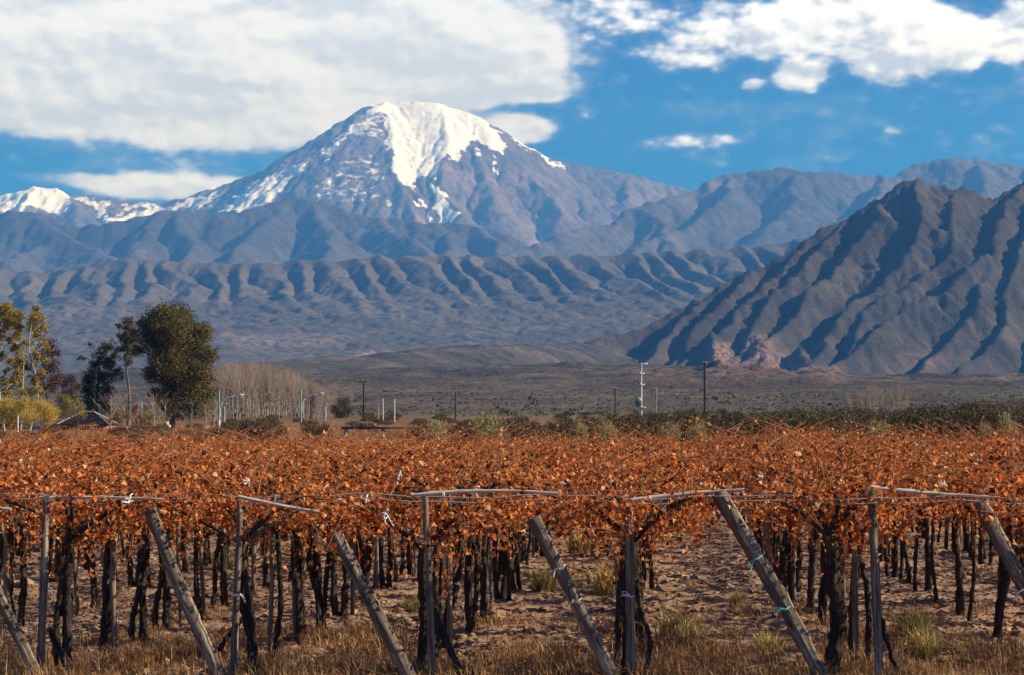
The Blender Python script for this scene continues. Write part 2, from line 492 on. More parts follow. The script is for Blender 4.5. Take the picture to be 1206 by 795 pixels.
for (cx, cy_, rx, ry, w) in ((848, 424, 18, 20, 1), (893, 420, 18, 24, 1), (925, 430, 26, 14, 0.6), (965, 442, 26, 10, 0.45), (870, 436, 40, 14, 0.6), (1085, 425, 34, 10, 0.35), (775, 442, 46, 10, 0.35), (1040, 468, 50, 7, 0.45)):
    oc = np.maximum(oc, w * np.exp(-((U - cx) / rx) ** 4 - ((V - cy_) / ry) ** 4))
H += oc * (fbm2(Xg / 21 + Yg / 90, Yg / 70, 5, seed=47, ridged=True, gain=0.65) * 13 - 1) * edge     # crags
mat_hill = rock_material('bare_hill_rock', ((0.034, 0.030, 0.026), (0.062, 0.051, 0.042), (0.125, 0.099, 0.078)), 6.5, (0.06, 0.058, 0.045, 1), 0.9, 90, (0.30, 0.17, 0.14, 1), False, True)
add_terrain('dark_hill', xs, ys, H, mat_hill, 'dark bare rocky hill with steep spurs behind the scrub', {'outcrop': oc, 'fan': np.clip(1 - rel * 2.5, 0, 1)})

# --- the low rocky rise between scrub and hill
cell = 3.2
xs = np.arange(-420, 640, cell); ys = np.arange(300, 1240, cell)
Xg, Yg = np.meshgrid(xs, ys)
gp = ground_h(Yg)
wv = fbm2(Xg / 120, Yg / 120, 3, seed=111) * 22
f_ = np.clip((Yg - 330) / 260, 0, 1) * np.clip((1230 - Yg) / 200, 0, 1) * np.clip((Xg + 420) / 160, 0, 1) * np.clip((640 - Xg) / 60, 0, 1)
f_ *= np.clip((Xg / Yg * FPX + 603 - 330) / 140, 0.12, 1)
H = gp + f_ * (0.6 + 3.2 * fbm2(Xg / 45 + wv / 60, Yg / 70, 6, seed=112, ridged=True, gain=0.62) + 2.0 * fbm2(Xg / 160, Yg / 130, 3, seed=114))
H = incise(H / cell, 6, 0.012, 0.5, 0.0, 800.0) * cell + 0.5 * f_ * fbm2(Xg / 9, Yg / 9, 3, seed=113, ridged=True) - 0.6 * (1 - np.clip(f_ * 6, 0, 1))
oc = np.clip(fbm2(Xg / 90, Yg / 70, 4, seed=115) * 1.6 - 0.15, 0, 0.85) * np.clip(f_ * 1.5, 0, 1)
mat_rise = rock_material('rocky_rise_earth', ((0.080, 0.069, 0.057), (0.130, 0.108, 0.087), (0.19, 0.155, 0.124)), 3.0, (0.034, 0.032, 0.022, 1), 0.9, 60, (0.25, 0.19, 0.16, 1))
_rise = (xs, ys, H - gp)
def f_at(x, y):
    i = np.clip(((x - _rise[0][0]) / 3.2).astype(int), 0, len(_rise[0]) - 1); j = np.clip(((y - _rise[1][0]) / 3.2).astype(int), 0, len(_rise[1]) - 1)
    return _rise[2][j, i]
add_terrain('rocky_rise', xs, ys, H, mat_rise, 'low rough rocky rise dotted with scrub at the foot of the dark hill', {'outcrop': oc})

# --- the eroded foothills
cell = 7.0
xs = np.arange(-2300, 1750, cell); ys = np.arange(3300, 6700, cell)
Xg, Yg = np.meshgrid(xs, ys)
cp = [(-60, 316), (0, 317), (40, 321), (90, 316), (140, 307), (165, 303), (200, 308), (260, 311), (330, 309), (400, 306), (480, 302), (560, 302), (650, 302), (740, 299), (800, 297), (850, 293), (900, 289), (940, 282), (1000, 268), (1150, 260)]
DC = 6000.0
zc = np.interp(Xg, [X(a, DC) for a, b in cp], [Z(b, DC) for a, b in cp])
zc = zc + fbm2(Xg / 130, Xg * 0, 3, seed=31) * 16
t_ = (DC - Yg) / 2500.0                         # 0 at the crest, 1 at the foot
prof = np.interp(t_, [-0.3, 0, 0.10, 0.22, 0.45, 0.7, 1.0, 1.2], [0.4, 1.0, 0.80, 0.64, 0.40, 0.19, 0.02, 0.0])
gp = ground_h(Yg)
H = gp + (zc - ground_h(DC)) * prof
wx = fbm2(Xg / 500, Yg / 500, 4, seed=33) * 90
wv = fbm2(Xg / 160, Yg / 160, 3, seed=34) * 26
ph = (Xg + 0.9 * wx + wv - 0.25 * (DC - Yg)) / 98.0 + 0.9 * fbm2(Xg / 260, Xg * 0, 2, seed=44)
tri = 1 - 2 * np.abs(ph - np.floor(ph) - 0.5) * 2           # a first hint of the spurs; water does the rest
am = np.interp(t_, [-0.05, 0.0, 0.07, 0.2, 0.32, 0.5], [0, 5, 13, 11, 4, 0])
H += tri * am
am2 = np.interp(t_, [0.0, 0.1, 0.3, 0.6, 0.8, 1.0], [4, 9, 17, 15, 8, 3])
H += am2 * (fbm2((Xg - 0.4 * (DC - Yg) + wx) / 190, Yg / 240, 6, seed=36, gain=0.65) + 0.75 * fbm2((Xg - 0.5 * (DC - Yg)) / 66 + wv / 40, Yg / 84, 5, seed=37, gain=0.6, ridged=True))
H = incise(H / cell, 17, 0.021, 0.5, 0.010, 1500.0) * cell
H += 4.0 * fbm2(Xg / 34, Yg / 42, 3, seed=40, ridged=True) * np.clip(am2 / 9, 0, 1)
H = np.where(t_ < -0.12, H - 60, H)
U = Xg / Yg * FPX + 603; V = 498 - (H - HC) / Yg * FPX
oc = np.zeros_like(H)
for (cx, cy_, rx, ry, w) in ((440, 420, 24, 7, 1.0), (500, 421, 50, 6, 0.7), (330, 400, 80, 8, 0.35)):
    oc = np.maximum(oc, w * np.exp(-((U - cx) / rx) ** 4 - ((V - cy_) / ry) ** 4))
edge = np.clip((Yg - 3300) / 300.0, 0, 1)
H = gp - 3 + (H - gp + 3) * edge
mat_foot = rock_material('foothill_earth', ((0.080, 0.068, 0.056), (0.12, 0.099, 0.078), (0.175, 0.142, 0.112)), 12.0, (0.095, 0.092, 0.070, 1), 0.6, 240, (0.42, 0.29, 0.22, 1))
add_terrain('foothill_range', xs, ys, H, mat_foot, 'long row of eroded brown foothills below the blue mountains', {'outcrop': oc})

# --- the blue middle ranges
cell = 16.0
xs = np.arange(-3600, 3900, cell); ys = np.arange(7600, 11300, cell)
Xg, Yg = np.meshgrid(xs, ys)
wx = fbm2(Xg / 900, Yg / 900, 4, seed=51) * 150; wy = fbm2(Xg / 900, Yg / 900, 4, seed=52) * 150
lines = [
    (0.72, W([(-120, 262, 9400), (-40, 254, 9400), (0, 251, 9400), (50, 246, 9400), (100, 262, 9400), (130, 263, 9400), (190, 249, 9500), (240, 251, 9600), (265, 250, 9600), (300, 241, 9700), (345, 235, 9800), (372, 234, 9800),
              (400, 241, 9800), (450, 253, 9700), (500, 259, 9600), (530, 262, 9600)])),
    (0.70, W([(100, 268, 9400), (60, 285, 9100), (10, 305, 8700)])), (0.70, W([(50, 247, 9400), (90, 283, 9000), (140, 312, 8500)])),
    (0.70, W([(190, 249, 9500), (172, 275, 9100), (140, 300, 8700)])), (0.70, W([(208, 250, 9500), (235, 282, 9000), (200, 308, 8600)])),
    (0.70, W([(345, 235, 9800), (318, 262, 9400), (285, 290, 8900), (265, 308, 8600)])), (0.70, W([(372, 235, 9800), (392, 270, 9300), (380, 305, 8600)])),
    (0.70, W([(450, 253, 9700), (470, 278, 9300), (500, 304, 8700)])),
    (0.72, W([(640, 290, 9500), (600, 275, 9600), (560, 262, 9700), (545, 258, 9700), (520, 264, 9700)])), (0.70, W([(556, 260, 9700), (520, 290, 9200), (500, 308, 8800)])),
    (0.70, W([(560, 261, 9700), (590, 285, 9300), (580, 306, 8800)])),
    (0.72, W([(590, 302, 9000), (650, 282, 9300), (700, 262, 9700), (745, 243, 10000), (790, 229, 10300), (815, 223, 10500), (845, 211, 10600), (880, 202, 10700), (925, 198, 10700), (985, 200, 10800), (1010, 203, 10800), (1050, 200, 10800),
              (1080, 192, 10900), (1115, 185, 10900), (1150, 185, 10900), (1206, 197, 10900), (1280, 212, 10900), (1400, 215, 10900)])),
    (0.72, W([(880, 202, 10700), (862, 228, 10200), (830, 250, 9800), (790, 275, 9400), (740, 300, 8900)])),
    (0.72, W([(745, 243, 10000), (775, 262, 9600), (800, 285, 9200)])),
    (0.72, W([(935, 199, 10700), (950, 235, 10100), (905, 265, 9600), (870, 290, 9200)])),
    (0.72, W([(1040, 200, 10800), (1030, 230, 10200), (985, 262, 9600), (960, 290, 9100)])),
    (0.72, W([(1150, 185, 10900), (1150, 225, 10200), (1110, 260, 9600), (1080, 290, 9100)])),
    (0.72, W([(1206, 197, 10900), (1240, 235, 10100), (1210, 280, 9300)])),
]
H = ridge_field(Xg + wx, Yg + wy, lines, 14.0)
base = ground_h(Yg) + np.clip((Yg - 8000) / 2500, 0, 1) * 420
H = np.maximum(H, base)
rel = np.clip((H - base) / 300, 0, 1)
H += rel * (fbm2(Xg / 420 + wx / 300, Yg / 420, 6, seed=55, ridged=True, gain=0.55) * 44 + fbm2(Xg / 130, Yg / 130, 4, seed=57, ridged=True) * 14 - 44)
H = incise(H / cell, 9, 0.016, 0.5, 0.02) * cell
H += rel * fbm2(Xg / 80, Yg / 120, 4, seed=58, ridged=True, gain=0.6) * 16
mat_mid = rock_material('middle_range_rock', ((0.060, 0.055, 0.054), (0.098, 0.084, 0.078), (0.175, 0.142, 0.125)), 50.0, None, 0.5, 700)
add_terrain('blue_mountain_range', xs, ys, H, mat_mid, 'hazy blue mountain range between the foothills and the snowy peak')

# --- the snow mountain
cell = 15.0
xs = np.arange(-5000, 2300, cell); ys = np.arange(11600, 15300, cell)
Xg, Yg = np.meshgrid(xs, ys)
wx = fbm2(Xg / 700, Yg / 700, 5, seed=61) * 60; wy = fbm2(Xg / 700, Yg / 700, 5, seed=62) * 80
D0 = 14000
crest = W([(x_, y_, D0 + o_) for x_, y_, o_ in [(-120, 250, 0), (-60, 247, 0), (0, 237, 0), (40, 221, 0), (58, 223, 0), (80, 228, 0), (105, 234, 0), (135, 239, 0), (165, 241, 0), (190, 243, 0), (230, 232, 0), (260, 222, 0), (300, 208, 0),
           (340, 193, 0), (370, 180, 0), (392, 161, 0), (412, 143, 0), (430, 129, 0), (440, 124, 0), (452, 123, 60), (462, 125, 100), (472, 122, 150), (500, 121, 200), (515, 122, 200), (540, 130, 200), (562, 138, 150),
           (580, 149, 100), (592, 159, 50), (606, 167, 0), (626, 175, 0), (645, 186, 0), (656, 192, 0), (690, 197, 0), (740, 207, 0), (785, 219, 0), (830, 232, 0), (900, 250, 0)]])
lines = [(0.70, crest),
    (0.85, W([(448, 124, 14030), (458, 150, 13650), (461, 178, 13320), (464, 206, 13000), (478, 232, 12700), (490, 258, 12400)])),
    (0.85, W([(412, 143, 14000), (402, 170, 13650), (392, 200, 13300), (378, 228, 12900), (365, 248, 12600)])),
    (0.80, W([(340, 193, 14000), (325, 218, 13600), (300, 245, 13100)])),
    (0.80, W([(270, 219, 14000), (262, 240, 13600), (240, 258, 13200)])),
    (0.80, W([(520, 123, 14200), (527, 160, 13650), (520, 200, 13150), (527, 232, 12750), (548, 258, 12400)])),
    (0.85, W([(560, 137, 14150), (556, 175, 13600), (575, 210, 13100), (585, 245, 12650)])),
    (0.80, W([(605, 167, 14000), (612, 195, 13600), (640, 225, 13150), (660, 255, 12700)])),
    (0.75, W([(656, 192, 14000), (668, 215, 13650), (690, 245, 13200)])),
    (0.75, W([(740, 207, 14000), (735, 235, 13500)])),
    (0.75, W([(40, 221, 14000), (30, 245, 13600), (10, 262, 13300)])), (0.75, W([(80, 228, 14000), (92, 250, 13600), (90, 268, 13300)])), (0.75, W([(140, 240, 14000), (128, 256, 13700)])),
]
H = ridge_field(Xg + wx, Yg + wy, lines, 22.0)
base = 900.0 + 0 * Xg
H = np.maximum(H, base)
rel = np.clip((H - base) / 350, 0, 1)
calm = 1 - 0.62 * np.clip((H - 1750) / 350, 0, 1) * np.clip((Xg + 1120) / 200, 0, 1)
H += rel * calm * (fbm2(Xg / 300 + wx / 200, Yg / 380, 6, seed=65, ridged=True, gain=0.55) * 50 + fbm2(Xg / 90, Yg / 110, 4, seed=67, ridged=True) * 14 - 16)
H = incise(H / cell, 6, 0.012, 0.5, 0.02) * cell
H += rel * fbm2(Xg / 60, Yg / 70, 3, seed=68, ridged=True) * 6
U = Xg / Yg * FPX + 603; V = 498 - (H - HC) / Yg * FPX
Uw = U + fbm2(Xg / 130, H / 130, 4, seed=71) * 11 + fbm2(Xg / 45, Yg / 60, 3, seed=73) * 6
Vw = V + fbm2(Xg / 130, H / 130, 4, seed=72) * 11 + fbm2(Xg / 45, Yg / 60, 3, seed=74) * 6
def poly_mask(Pu, Pv, poly, soft):
    """1 inside, fading over soft pixels outside"""
    inside = np.zeros(Pu.shape, bool); dist = np.full(Pu.shape, 1e9)
    n = len(poly)
    for i in range(n):
        x0, y0 = poly[i]; x1, y1 = poly[(i + 1) % n]
        c = ((y0 > Pv) != (y1 > Pv)) & (Pu < (x1 - x0) * (Pv - y0) / (y1 - y0 + 1e-9) + x0)
        inside ^= c
        ax, ay = x1 - x0, y1 - y0
        t = np.clip(((Pu - x0) * ax + (Pv - y0) * ay) / (ax * ax + ay * ay + 1e-9), 0, 1)
        dist = np.minimum(dist, np.hypot(Pu - x0 - t * ax, Pv - y0 - t * ay))
    s = np.where(inside, dist, -dist)
    return np.clip(0.5 + s / (2 * soft), 0, 1)
sn = np.zeros_like(H)
for poly, soft, w in (
    ([(446, 118), (470, 115), (515, 115), (548, 126), (570, 140), (597, 165), (596, 184), (578, 172), (562, 164), (552, 172), (542, 176), (538, 192), (526, 180), (517, 196), (514, 208), (497, 209), (488, 224), (477, 219), (468, 207), (459, 206), (461, 186), (456, 165), (450, 143)], 5, 1.0),
    ([(502, 213), (514, 220), (528, 240), (547, 253), (530, 260), (511, 266), (521, 254), (511, 234)], 3, 1.0),
    ([(489, 230), (496, 234), (510, 258), (505, 260)], 2, 0.9),
    ([(598, 160), (628, 172), (632, 181), (612, 174)], 3, 0.9), ([(630, 178), (660, 190), (655, 195), (640, 189)], 3, 0.85), ([(650, 190), (668, 193), (664, 198), (652, 197)], 3, 0.8),
    ([(574, 180), (580, 182), (590, 206), (586, 208)], 2.5, 0.7), ([(556, 172), (564, 174), (568, 184), (560, 182)], 3, 0.7), ([(612, 205), (618, 206), (600, 216), (596, 212)], 3, 0.4),
    ([(255, 250), (300, 214), (372, 184), (352, 204), (318, 236), (292, 250)], 7, 0.98),
    ([(372, 176), (400, 150), (440, 126), (452, 140), (452, 170), (430, 160), (400, 175), (380, 200)], 9, 0.56),
    ([(370, 200), (430, 170), (456, 190), (462, 230), (440, 246), (360, 246)], 10, 0.44),
    ([(425, 136), (440, 122), (452, 122), (458, 132), (446, 136)], 4, 0.8),
    ([(-80, 238), (0, 230), (40, 214), (80, 224), (82, 238), (72, 254), (60, 246), (46, 246), (0, 252), (-80, 258)], 4, 1.0),
    ([(88, 230), (132, 236), (128, 248), (124, 259), (110, 246), (96, 240)], 4, 0.85), ([(136, 238), (168, 238), (190, 240), (176, 246), (150, 250)], 4, 0.8),
    ([(118, 262), (190, 242), (262, 226), (255, 240), (200, 250), (150, 268)], 6, 0.92),
    ([(450, 232), (470, 236), (466, 256), (456, 250)], 4, 0.55), ([(640, 255), (700, 262), (690, 270), (630, 264)], 5, 0.4)):
    sn = np.maximum(sn, w * poly_mask(Uw, Vw, poly, soft))
hi = np.clip((230 - V) / 100, 0, 1) * 0.22
sn = np.maximum(sn, hi)
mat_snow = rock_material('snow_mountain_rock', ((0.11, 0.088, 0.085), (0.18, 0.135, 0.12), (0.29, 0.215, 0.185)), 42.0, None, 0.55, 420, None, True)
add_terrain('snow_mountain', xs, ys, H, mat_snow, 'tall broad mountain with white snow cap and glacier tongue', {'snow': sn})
# ------------------------------------------------------------------ ground: one sheet from under the camera to the mountains
gm, gt, gb = new_mat('dry_earth', 1.0, 0.04)
geo = gt.n('ShaderNodeNewGeometry'); P = geo.outputs['Position']
sp_ = gt.n('ShaderNodeSeparateXYZ'); gt.link(P, sp_.inputs[0])
n1 = gt.noise(P, 1.1, 5, 0.6); n2 = gt.noise(P, 9.0, 5, 0.65); n3 = gt.noise(P, 45.0, 3, 0.6)
soil = gt.ramp(n1.outputs[0], [(0.30, (0.18, 0.108, 0.066)), (0.5, (0.31, 0.200, 0.128)), (0.7, (0.42, 0.29, 0.195))])
soil = gt.mix(gt.smooth(n2.outputs[0], 0.50, 0.66), soil, (0.19, 0.105, 0.058, 1))
soil = gt.mix(gt.smooth(n3.outputs[0], 0.56, 0.68), soil, (0.40, 0.30, 0.22, 1))
nf = gt.noise(P, 0.05, 5, 0.6); nf2 = gt.noise(P, 0.35, 5, 0.7)
grassy = gt.ramp(nf.outputs[0], [(0.35, (0.14, 0.075, 0.035)), (0.55, (0.24, 0.125, 0.058)), (0.7, (0.20, 0.13, 0.07))])
ns = gt.noise(P, 0.006, 5, 0.6)
scrubby = gt.ramp(ns.outputs[0], [(0.35, (0.085, 0.071, 0.057)), (0.55, (0.130, 0.107, 0.085)), (0.7, (0.185, 0.150, 0.117))])
scrubby = gt.mix(gt.smooth(nf2.outputs[0], 0.48, 0.60), scrubby, (0.05, 0.048, 0.03, 1))
c = gt.mix(gt.smooth(sp_.outputs[1], 61, 66), soil, grassy)
c = gt.mix(gt.smooth(sp_.outputs[1], 170, 330), c, scrubby)
gt.link(c, gb.inputs['Base Color'])
bp = gt.n('ShaderNodeBump'); bp.inputs['Strength'].default_value = 0.9; bp.inputs['Distance'].default_value = 0.03
gt.link(n2.outputs[0], bp.inputs['Height']); gt.link(bp.outputs[0], gb.inputs['Normal'])
xs = np.concatenate([-np.geomspace(9000, 13.2, 46), np.arange(-13, 13.01, 0.075), np.geomspace(13.2, 9000, 46)])
ys = np.concatenate([np.arange(-40, 14, 3.0), np.arange(14, 40, 0.085), np.arange(40, 66, 0.3), np.geomspace(66.5, 15500, 130)])
Xg, Yg = np.meshgrid(xs, ys)
def clods(x, y):
    f = np.clip((y - 13) / 3, 0, 1) * np.clip((64 - y) / 6, 0, 1) * np.clip((13.2 - np.abs(x)) / 1.0, 0, 1)
    a = fbm2(x / 1.3, y / 1.3, 3, seed=201) * 0.06
    b = np.abs(fbm2(x / 0.50, y / 0.40, 4, seed=202, gain=0.6)) * 0.16
    c_ = 0.035 * np.sin(2 * np.pi * (y + 0.05 * x + 0.35 * fbm2(x / 2.2, y / 1.5, 3, seed=205)) / 0.72) * (0.6 + 0.8 * fbm2(x / 1.5, y / 3.0, 2, seed=206))
    return f * (a + b + c_ - 0.03) + 0.05 * fbm2(x / 5.0, y / 5.0, 2, seed=203) * f
far = fbm2(Xg / 60, Yg / 60, 3, seed=204) * np.clip((Yg - 250) / 500, 0, 1) * 2.5
H = ground_h(Yg) + clods(Xg, Yg) + far
go = link('ground', grid_mesh('ground', xs, ys, H, gm))
go['kind'] = 'structure'; go['label'] = 'dry pale soil and scrubland running out to the mountains'
# ------------------------------------------------------------------ the vineyard
rng = np.random.default_rng(7)
D0 = 19.0
def leaf_material(name, stops, trans=0.3, rough=0.75, objvar=0.12):
    m, t, b = new_mat(name, rough, 0.25)
    geo = t.n('ShaderNodeNewGeometry')
    r = geo.outputs['Random Per Island']
    c = t.ramp(r, stops)
    oi = t.n('ShaderNodeObjectInfo')
    hs_ = t.n('ShaderNodeHueSaturation')
    t.link(c, hs_.inputs['Color'])
    t.put(hs_.inputs['Value'], t.math('MULTIPLY_ADD', oi.outputs['Random'], 2 * objvar, 1 - objvar))
    t.link(hs_.outputs[0], b.inputs['Base Color'])
    tr = t.n('ShaderNodeBsdfTranslucent'); t.link(hs_.outputs[0], tr.inputs[0])
    mx = t.n('ShaderNodeMixShader'); mx.inputs[0].default_value = trans
    o = m.node_tree.nodes['Material Output']
    t.link(b.outputs[0], mx.inputs[1]); t.link(tr.outputs[0], mx.inputs[2]); t.link(mx.outputs[0], o.inputs[0])
    return m
def wood_material(name, a, b_, c_, scale=1.0, rough=0.85):
    """grain stretched along the piece; the piece's own z is its length"""
    m, t, b = new_mat(name, rough, 0.2)
    tc_ = t.n('ShaderNodeTexCoord')
    mp = t.n('ShaderNodeMapping'); mp.inputs['Scale'].default_value = (28 * scale, 28 * scale, 1.6 * scale)
    t.link(tc_.outputs['Object'], mp.inputs[0])
    n = t.noise(mp.outputs[0], 1.0, 6, 0.65, 0.6)
    nb = t.noise(tc_.outputs['Object'], 3.0 * scale, 3, 0.5)
    col = t.ramp(n.outputs[0], [(0.32, a), (0.5, b_), (0.68, c_)])
    col = t.mix(t.smooth(nb.outputs[0], 0.45, 0.7), col, t.mix(1.0, col, (0.6, 0.56, 0.52, 1), 'MULTIPLY'))
    t.link(col, b.inputs['Base Color'])
    bp = t.n('ShaderNodeBump'); bp.inputs['Strength'].default_value = 1.0; bp.inputs['Distance'].default_value = 0.022
    t.link(n.outputs[0], bp.inputs['Height']); t.link(bp.outputs[0], b.inputs['Normal'])
    return m
M_vleaf = leaf_material('dry_vine_leaf', [(0.0, (0.060, 0.018, 0.008)), (0.20, (0.25, 0.054, 0.013)), (0.48, (0.54, 0.135, 0.026)), (0.80, (0.74, 0.24, 0.055)), (0.93, (0.68, 0.33, 0.12)), (1.0, (0.78, 0.54, 0.31))], 0.34)
M_cane = wood_material('vine_cane', (0.18, 0.060, 0.022), (0.38, 0.145, 0.055), (0.52, 0.24, 0.10), 2.0)
M_bark = wood_material('vine_bark', (0.014, 0.010, 0.008), (0.045, 0.032, 0.025), (0.13, 0.092, 0.066), 1.6, 0.95)
M_post = wood_material('weathered_post', (0.035, 0.026, 0.020), (0.17, 0.128, 0.098), (0.46, 0.37, 0.29), 1.0)
M_beam = wood_material('bleached_pole', (0.30, 0.255, 0.215), (0.50, 0.44, 0.38), (0.68, 0.62, 0.55), 1.0)
M_stake = wood_material('old_stake', (0.10, 0.07, 0.05), (0.22, 0.155, 0.11), (0.36, 0.27, 0.19), 1.0)
def plain(name, col, rough=0.6, spec=0.3, var=0.0, scale=8.0):
    m, t, b = new_mat(name, rough, spec)
    if var:
        geo = t.n('ShaderNodeNewGeometry'); n = t.noise(geo.outputs['Position'], scale, 4, 0.6)
        lo = tuple(v * (1 - var) for v in col); hi = tuple(min(1, v * (1 + var)) for v in col)
        t.link(t.ramp(n.outputs[0], [(0.3, lo), (0.7, hi)]), b.inputs['Base Color'])
    else:
        b.inputs['Base Color'].default_value = (*col, 1)
    return m
M_tie = plain('white_twine', (0.78, 0.76, 0.72), 0.6, 0.3, 0.08)
M_cyan = plain('turquoise_twine', (0.16, 0.50, 0.50), 0.6, 0.3, 0.1)
M_wire = plain('rusty_wire', (0.40, 0.35, 0.30), 0.5, 0.5, 0.2, 30)

def spline(P, n):
    P = np.asarray(P, float); t = np.linspace(0, len(P) - 1, n)
    out = []
    for u in t:
        i = min(int(u), len(P) - 2); f = u - i
        p0 = P[max(i - 1, 0)]; p1 = P[i]; p2 = P[i + 1]; p3 = P[min(i + 2, len(P) - 1)]
        out.append(0.5 * ((2 * p1) + (p2 - p0) * f + (2 * p0 - 5 * p1 + 4 * p2 - p3) * f * f + (3 * p1 - p0 - 3 * p2 + p3) * f ** 3))
    return np.array(out)

def make_vine(seed, thick):
    r = np.random.default_rng(seed)
    # trunk with arms
    tb = MB()
    stems = 1 if thick else int(r.choice([1, 2, 2, 3, 3]))
    head = np.array([r.normal(0, 0.05), r.normal(0, 0.05), r.uniform(1.48, 1.62)])
    for s in range(stems):
        b0 = np.array([r.normal(0, 0.10 if stems > 1 else 0.03), r.normal(0, 0.10 if stems > 1 else 0.03), -0.06])
        lean = r.normal(0, 0.05, 2)
        pts = [b0]
        for k, z in enumerate((0.3, 0.65, 1.0, 1.3)):
            f = z / head[2]
            p = b0 * (1 - f) + head * f + np.array([lean[0] * math.sin(f * 3.1), lean[1] * math.sin(f * 3.1), 0]) + np.append(r.normal(0, 0.014, 2), 0)
            p[2] = z; pts.append(p)
        pts.append(head)
        path = spline(pts, 34)
        rad = (0.078 if thick else r.uniform(0.028, 0.046)) * (1 + 0.35 * np.exp(-np.linspace(0, 1, 34) * 9)) * (1 + 0.10 * r.standard_normal(34))
        rad[-4:] *= np.array([1.05, 1.15, 1.25, 1.15])
        tb.tube(path, rad, 10, True, wob=0.17, rng=r)
    arms = []
    for k in range(int(r.integers(4, 6))):
        ph = k * 2 * math.pi / 5 + r.normal(0, 0.3)
        L = r.uniform(0.45, 0.75)
        e = head + np.array([math.cos(ph) * L * 1.15, math.sin(ph) * L, r.uniform(0.36, 0.52)])
        mid = (head + e) / 2 + np.array([r.normal(0, .05), r.normal(0, .05), r.uniform(-0.02, 0.08)])
        path = spline([head - [0, 0, 0.05], mid, e], 9)
        tb.tube(path, np.linspace(0.036, 0.014, 9) * (1 + 0.12 * r.standard_normal(9)), 6, True, wob=0.1, rng=r)
        arms.append((path, ph))
    # canes
    cb = MB(); LP = []; LD = []
    def cane(pts, r0, nl, spread):
        path = spline(pts, 9)
        cb.tube(path, np.linspace(r0, r0 * 0.45, 9), 4, False)
        u = r.uniform(0.05, 1.0, nl) * 8
        i = np.minimum(u.astype(int), 7); f = (u - i)[:, None]
        p = path[i] * (1 - f) + path[i + 1] * f
        LP.append(p + r.normal(0, spread, (nl, 3)) * [1, 1, 0.9])
        d = r.normal(0, 0.7, (nl, 3)); d[:, 2] -= 0.45
        LD.append(d)
    for path, ph in arms:
        for q in range(4):
            s = path[r.integers(4, 9)]
            p2 = ph + r.normal(0, 0.75); L = r.uniform(0.35, 0.85)
            m_ = s + np.array([math.cos(p2) * L * 0.6, math.sin(p2) * L * 0.5, r.uniform(-0.02, 0.16)])
            e = s + np.array([math.cos(p2) * L * 1.15, math.sin(p2) * L * 0.9, r.uniform(-0.30, 0.24)])
            cane([s, m_, e], r.uniform(0.005, 0.009), int(r.integers(20, 32)), 0.062)
        # upright shoots standing over the wires
        for q in range(2):
            s = path[r.integers(5, 9)] + np.array([r.normal(0, .12), r.normal(0, .12), 0])
            h = r.uniform(0.12, 0.34); dr = r.normal(0, 0.22, 2)
            cane([s, s + [dr[0] * .5, dr[1] * .5, h * 0.6], s + [dr[0] * 1.3, dr[1] * 1.3, h]], r.uniform(0.004, 0.007), int(r.integers(7, 13)), 0.045)
    for q in range(7):
        s = arms[q % len(arms)][0][int(r.integers(6, 9))]; h = r.uniform(0.12, 0.55) if q > 1 else r.uniform(0.5, 0.75); dr = r.normal(0, 0.4, 2)
        cane([s, s + [dr[0] * .4, dr[1] * .4, h * 0.6], s + [dr[0] * 1.5, dr[1] * 1.5, h]], r.uniform(0.006, 0.010), int(r.integers(1, 6)), 0.04)
    # hanging shoots and the dense heart of the crown
    for q in range(13):
        a = r.uniform(0, 6.28); L = r.uniform(0.15, 0.95)
        s = np.array([math.cos(a) * L * 1.1, math.sin(a) * L * 0.8, r.uniform(1.9, 2.05)])
        e = s + np.array([r.normal(0, .12), r.normal(0, .12), -0.22 - 0.62 * r.random() ** 1.6])
        cane([s, (s + e) / 2 + r.normal(0, 0.04, 3), e], 0.005, int(r.integers(12, 22)), 0.055)
    n = 190
    a = r.uniform(0, 6.283, n); L = np.sqrt(r.uniform(0, 1, n))
    p = np.stack([np.cos(a) * L * 1.02, np.sin(a) * L * 0.72, 1.66 + 0.28 * L + r.normal(0, 0.15, n)], 1)
    LP.append(p); d = r.normal(0, 0.7, (n, 3)); d[:, 2] -= 0.5; LD.append(d)
    LP = np.concatenate(LP); LD = np.concatenate(LD); n = len(LP)
    fb = MB()
    fb.leaves(LP, LD, r.normal(0, 1, (n, 3)), r.uniform(0.042, 0.090, n), 0.95, r.uniform(0.1, 0.9, n), r.uniform(0.2, 1.2, n))
    return (tb.mesh('vine_trunk', M_bark, True), cb.mesh('vine_canes', M_cane, True), fb.mesh('vine_foliage', M_vleaf))
variants = [make_vine(300 + i, i == 2) for i in range(9)]

TH = math.atan((757 - 603) / FPX)
e_row = np.array([math.sin(TH), math.cos(TH)]); e_lat = np.array([math.cos(TH), -math.sin(TH)])
front_px = [55, 283, 500, 740, 1030]
lat0 = [X(p, D0) for p in front_px]
lats = [lat0[0] - 2.15 * k for k in range(8, 0, -1)] + lat0 + [lat0[-1] + 2.2 * k for k in range(1, 12)]
row_name = {lat0[0]: 'the row of the outermost upright post', lat0[1]: 'the row under the sloping crosspiece',
            lat0[2]: 'the row of the crooked post', lat0[3]: 'the row between two open alleys', lat0[4]: 'the row of the thick black trunk'}
ordw = ['first', 'second', 'third', 'fourth', 'fifth', 'sixth', 'seventh']
vine_no = 0
stake_spots = []
cells = []
for L in lats:
    for j in range(30):
        s = 0.30 + j * 1.52
        p = np.array([0, D0]) + e_lat * L + e_row * s
        half = p[1] * 603 / FPX
        if p[0] < -half - 1.2 or p[0] > half + (3.4 if p[1] < 45 else 1.0): continue
        if p[1] > 62.5: continue
        cells.append((L, j, p))
print('vines', len(cells))
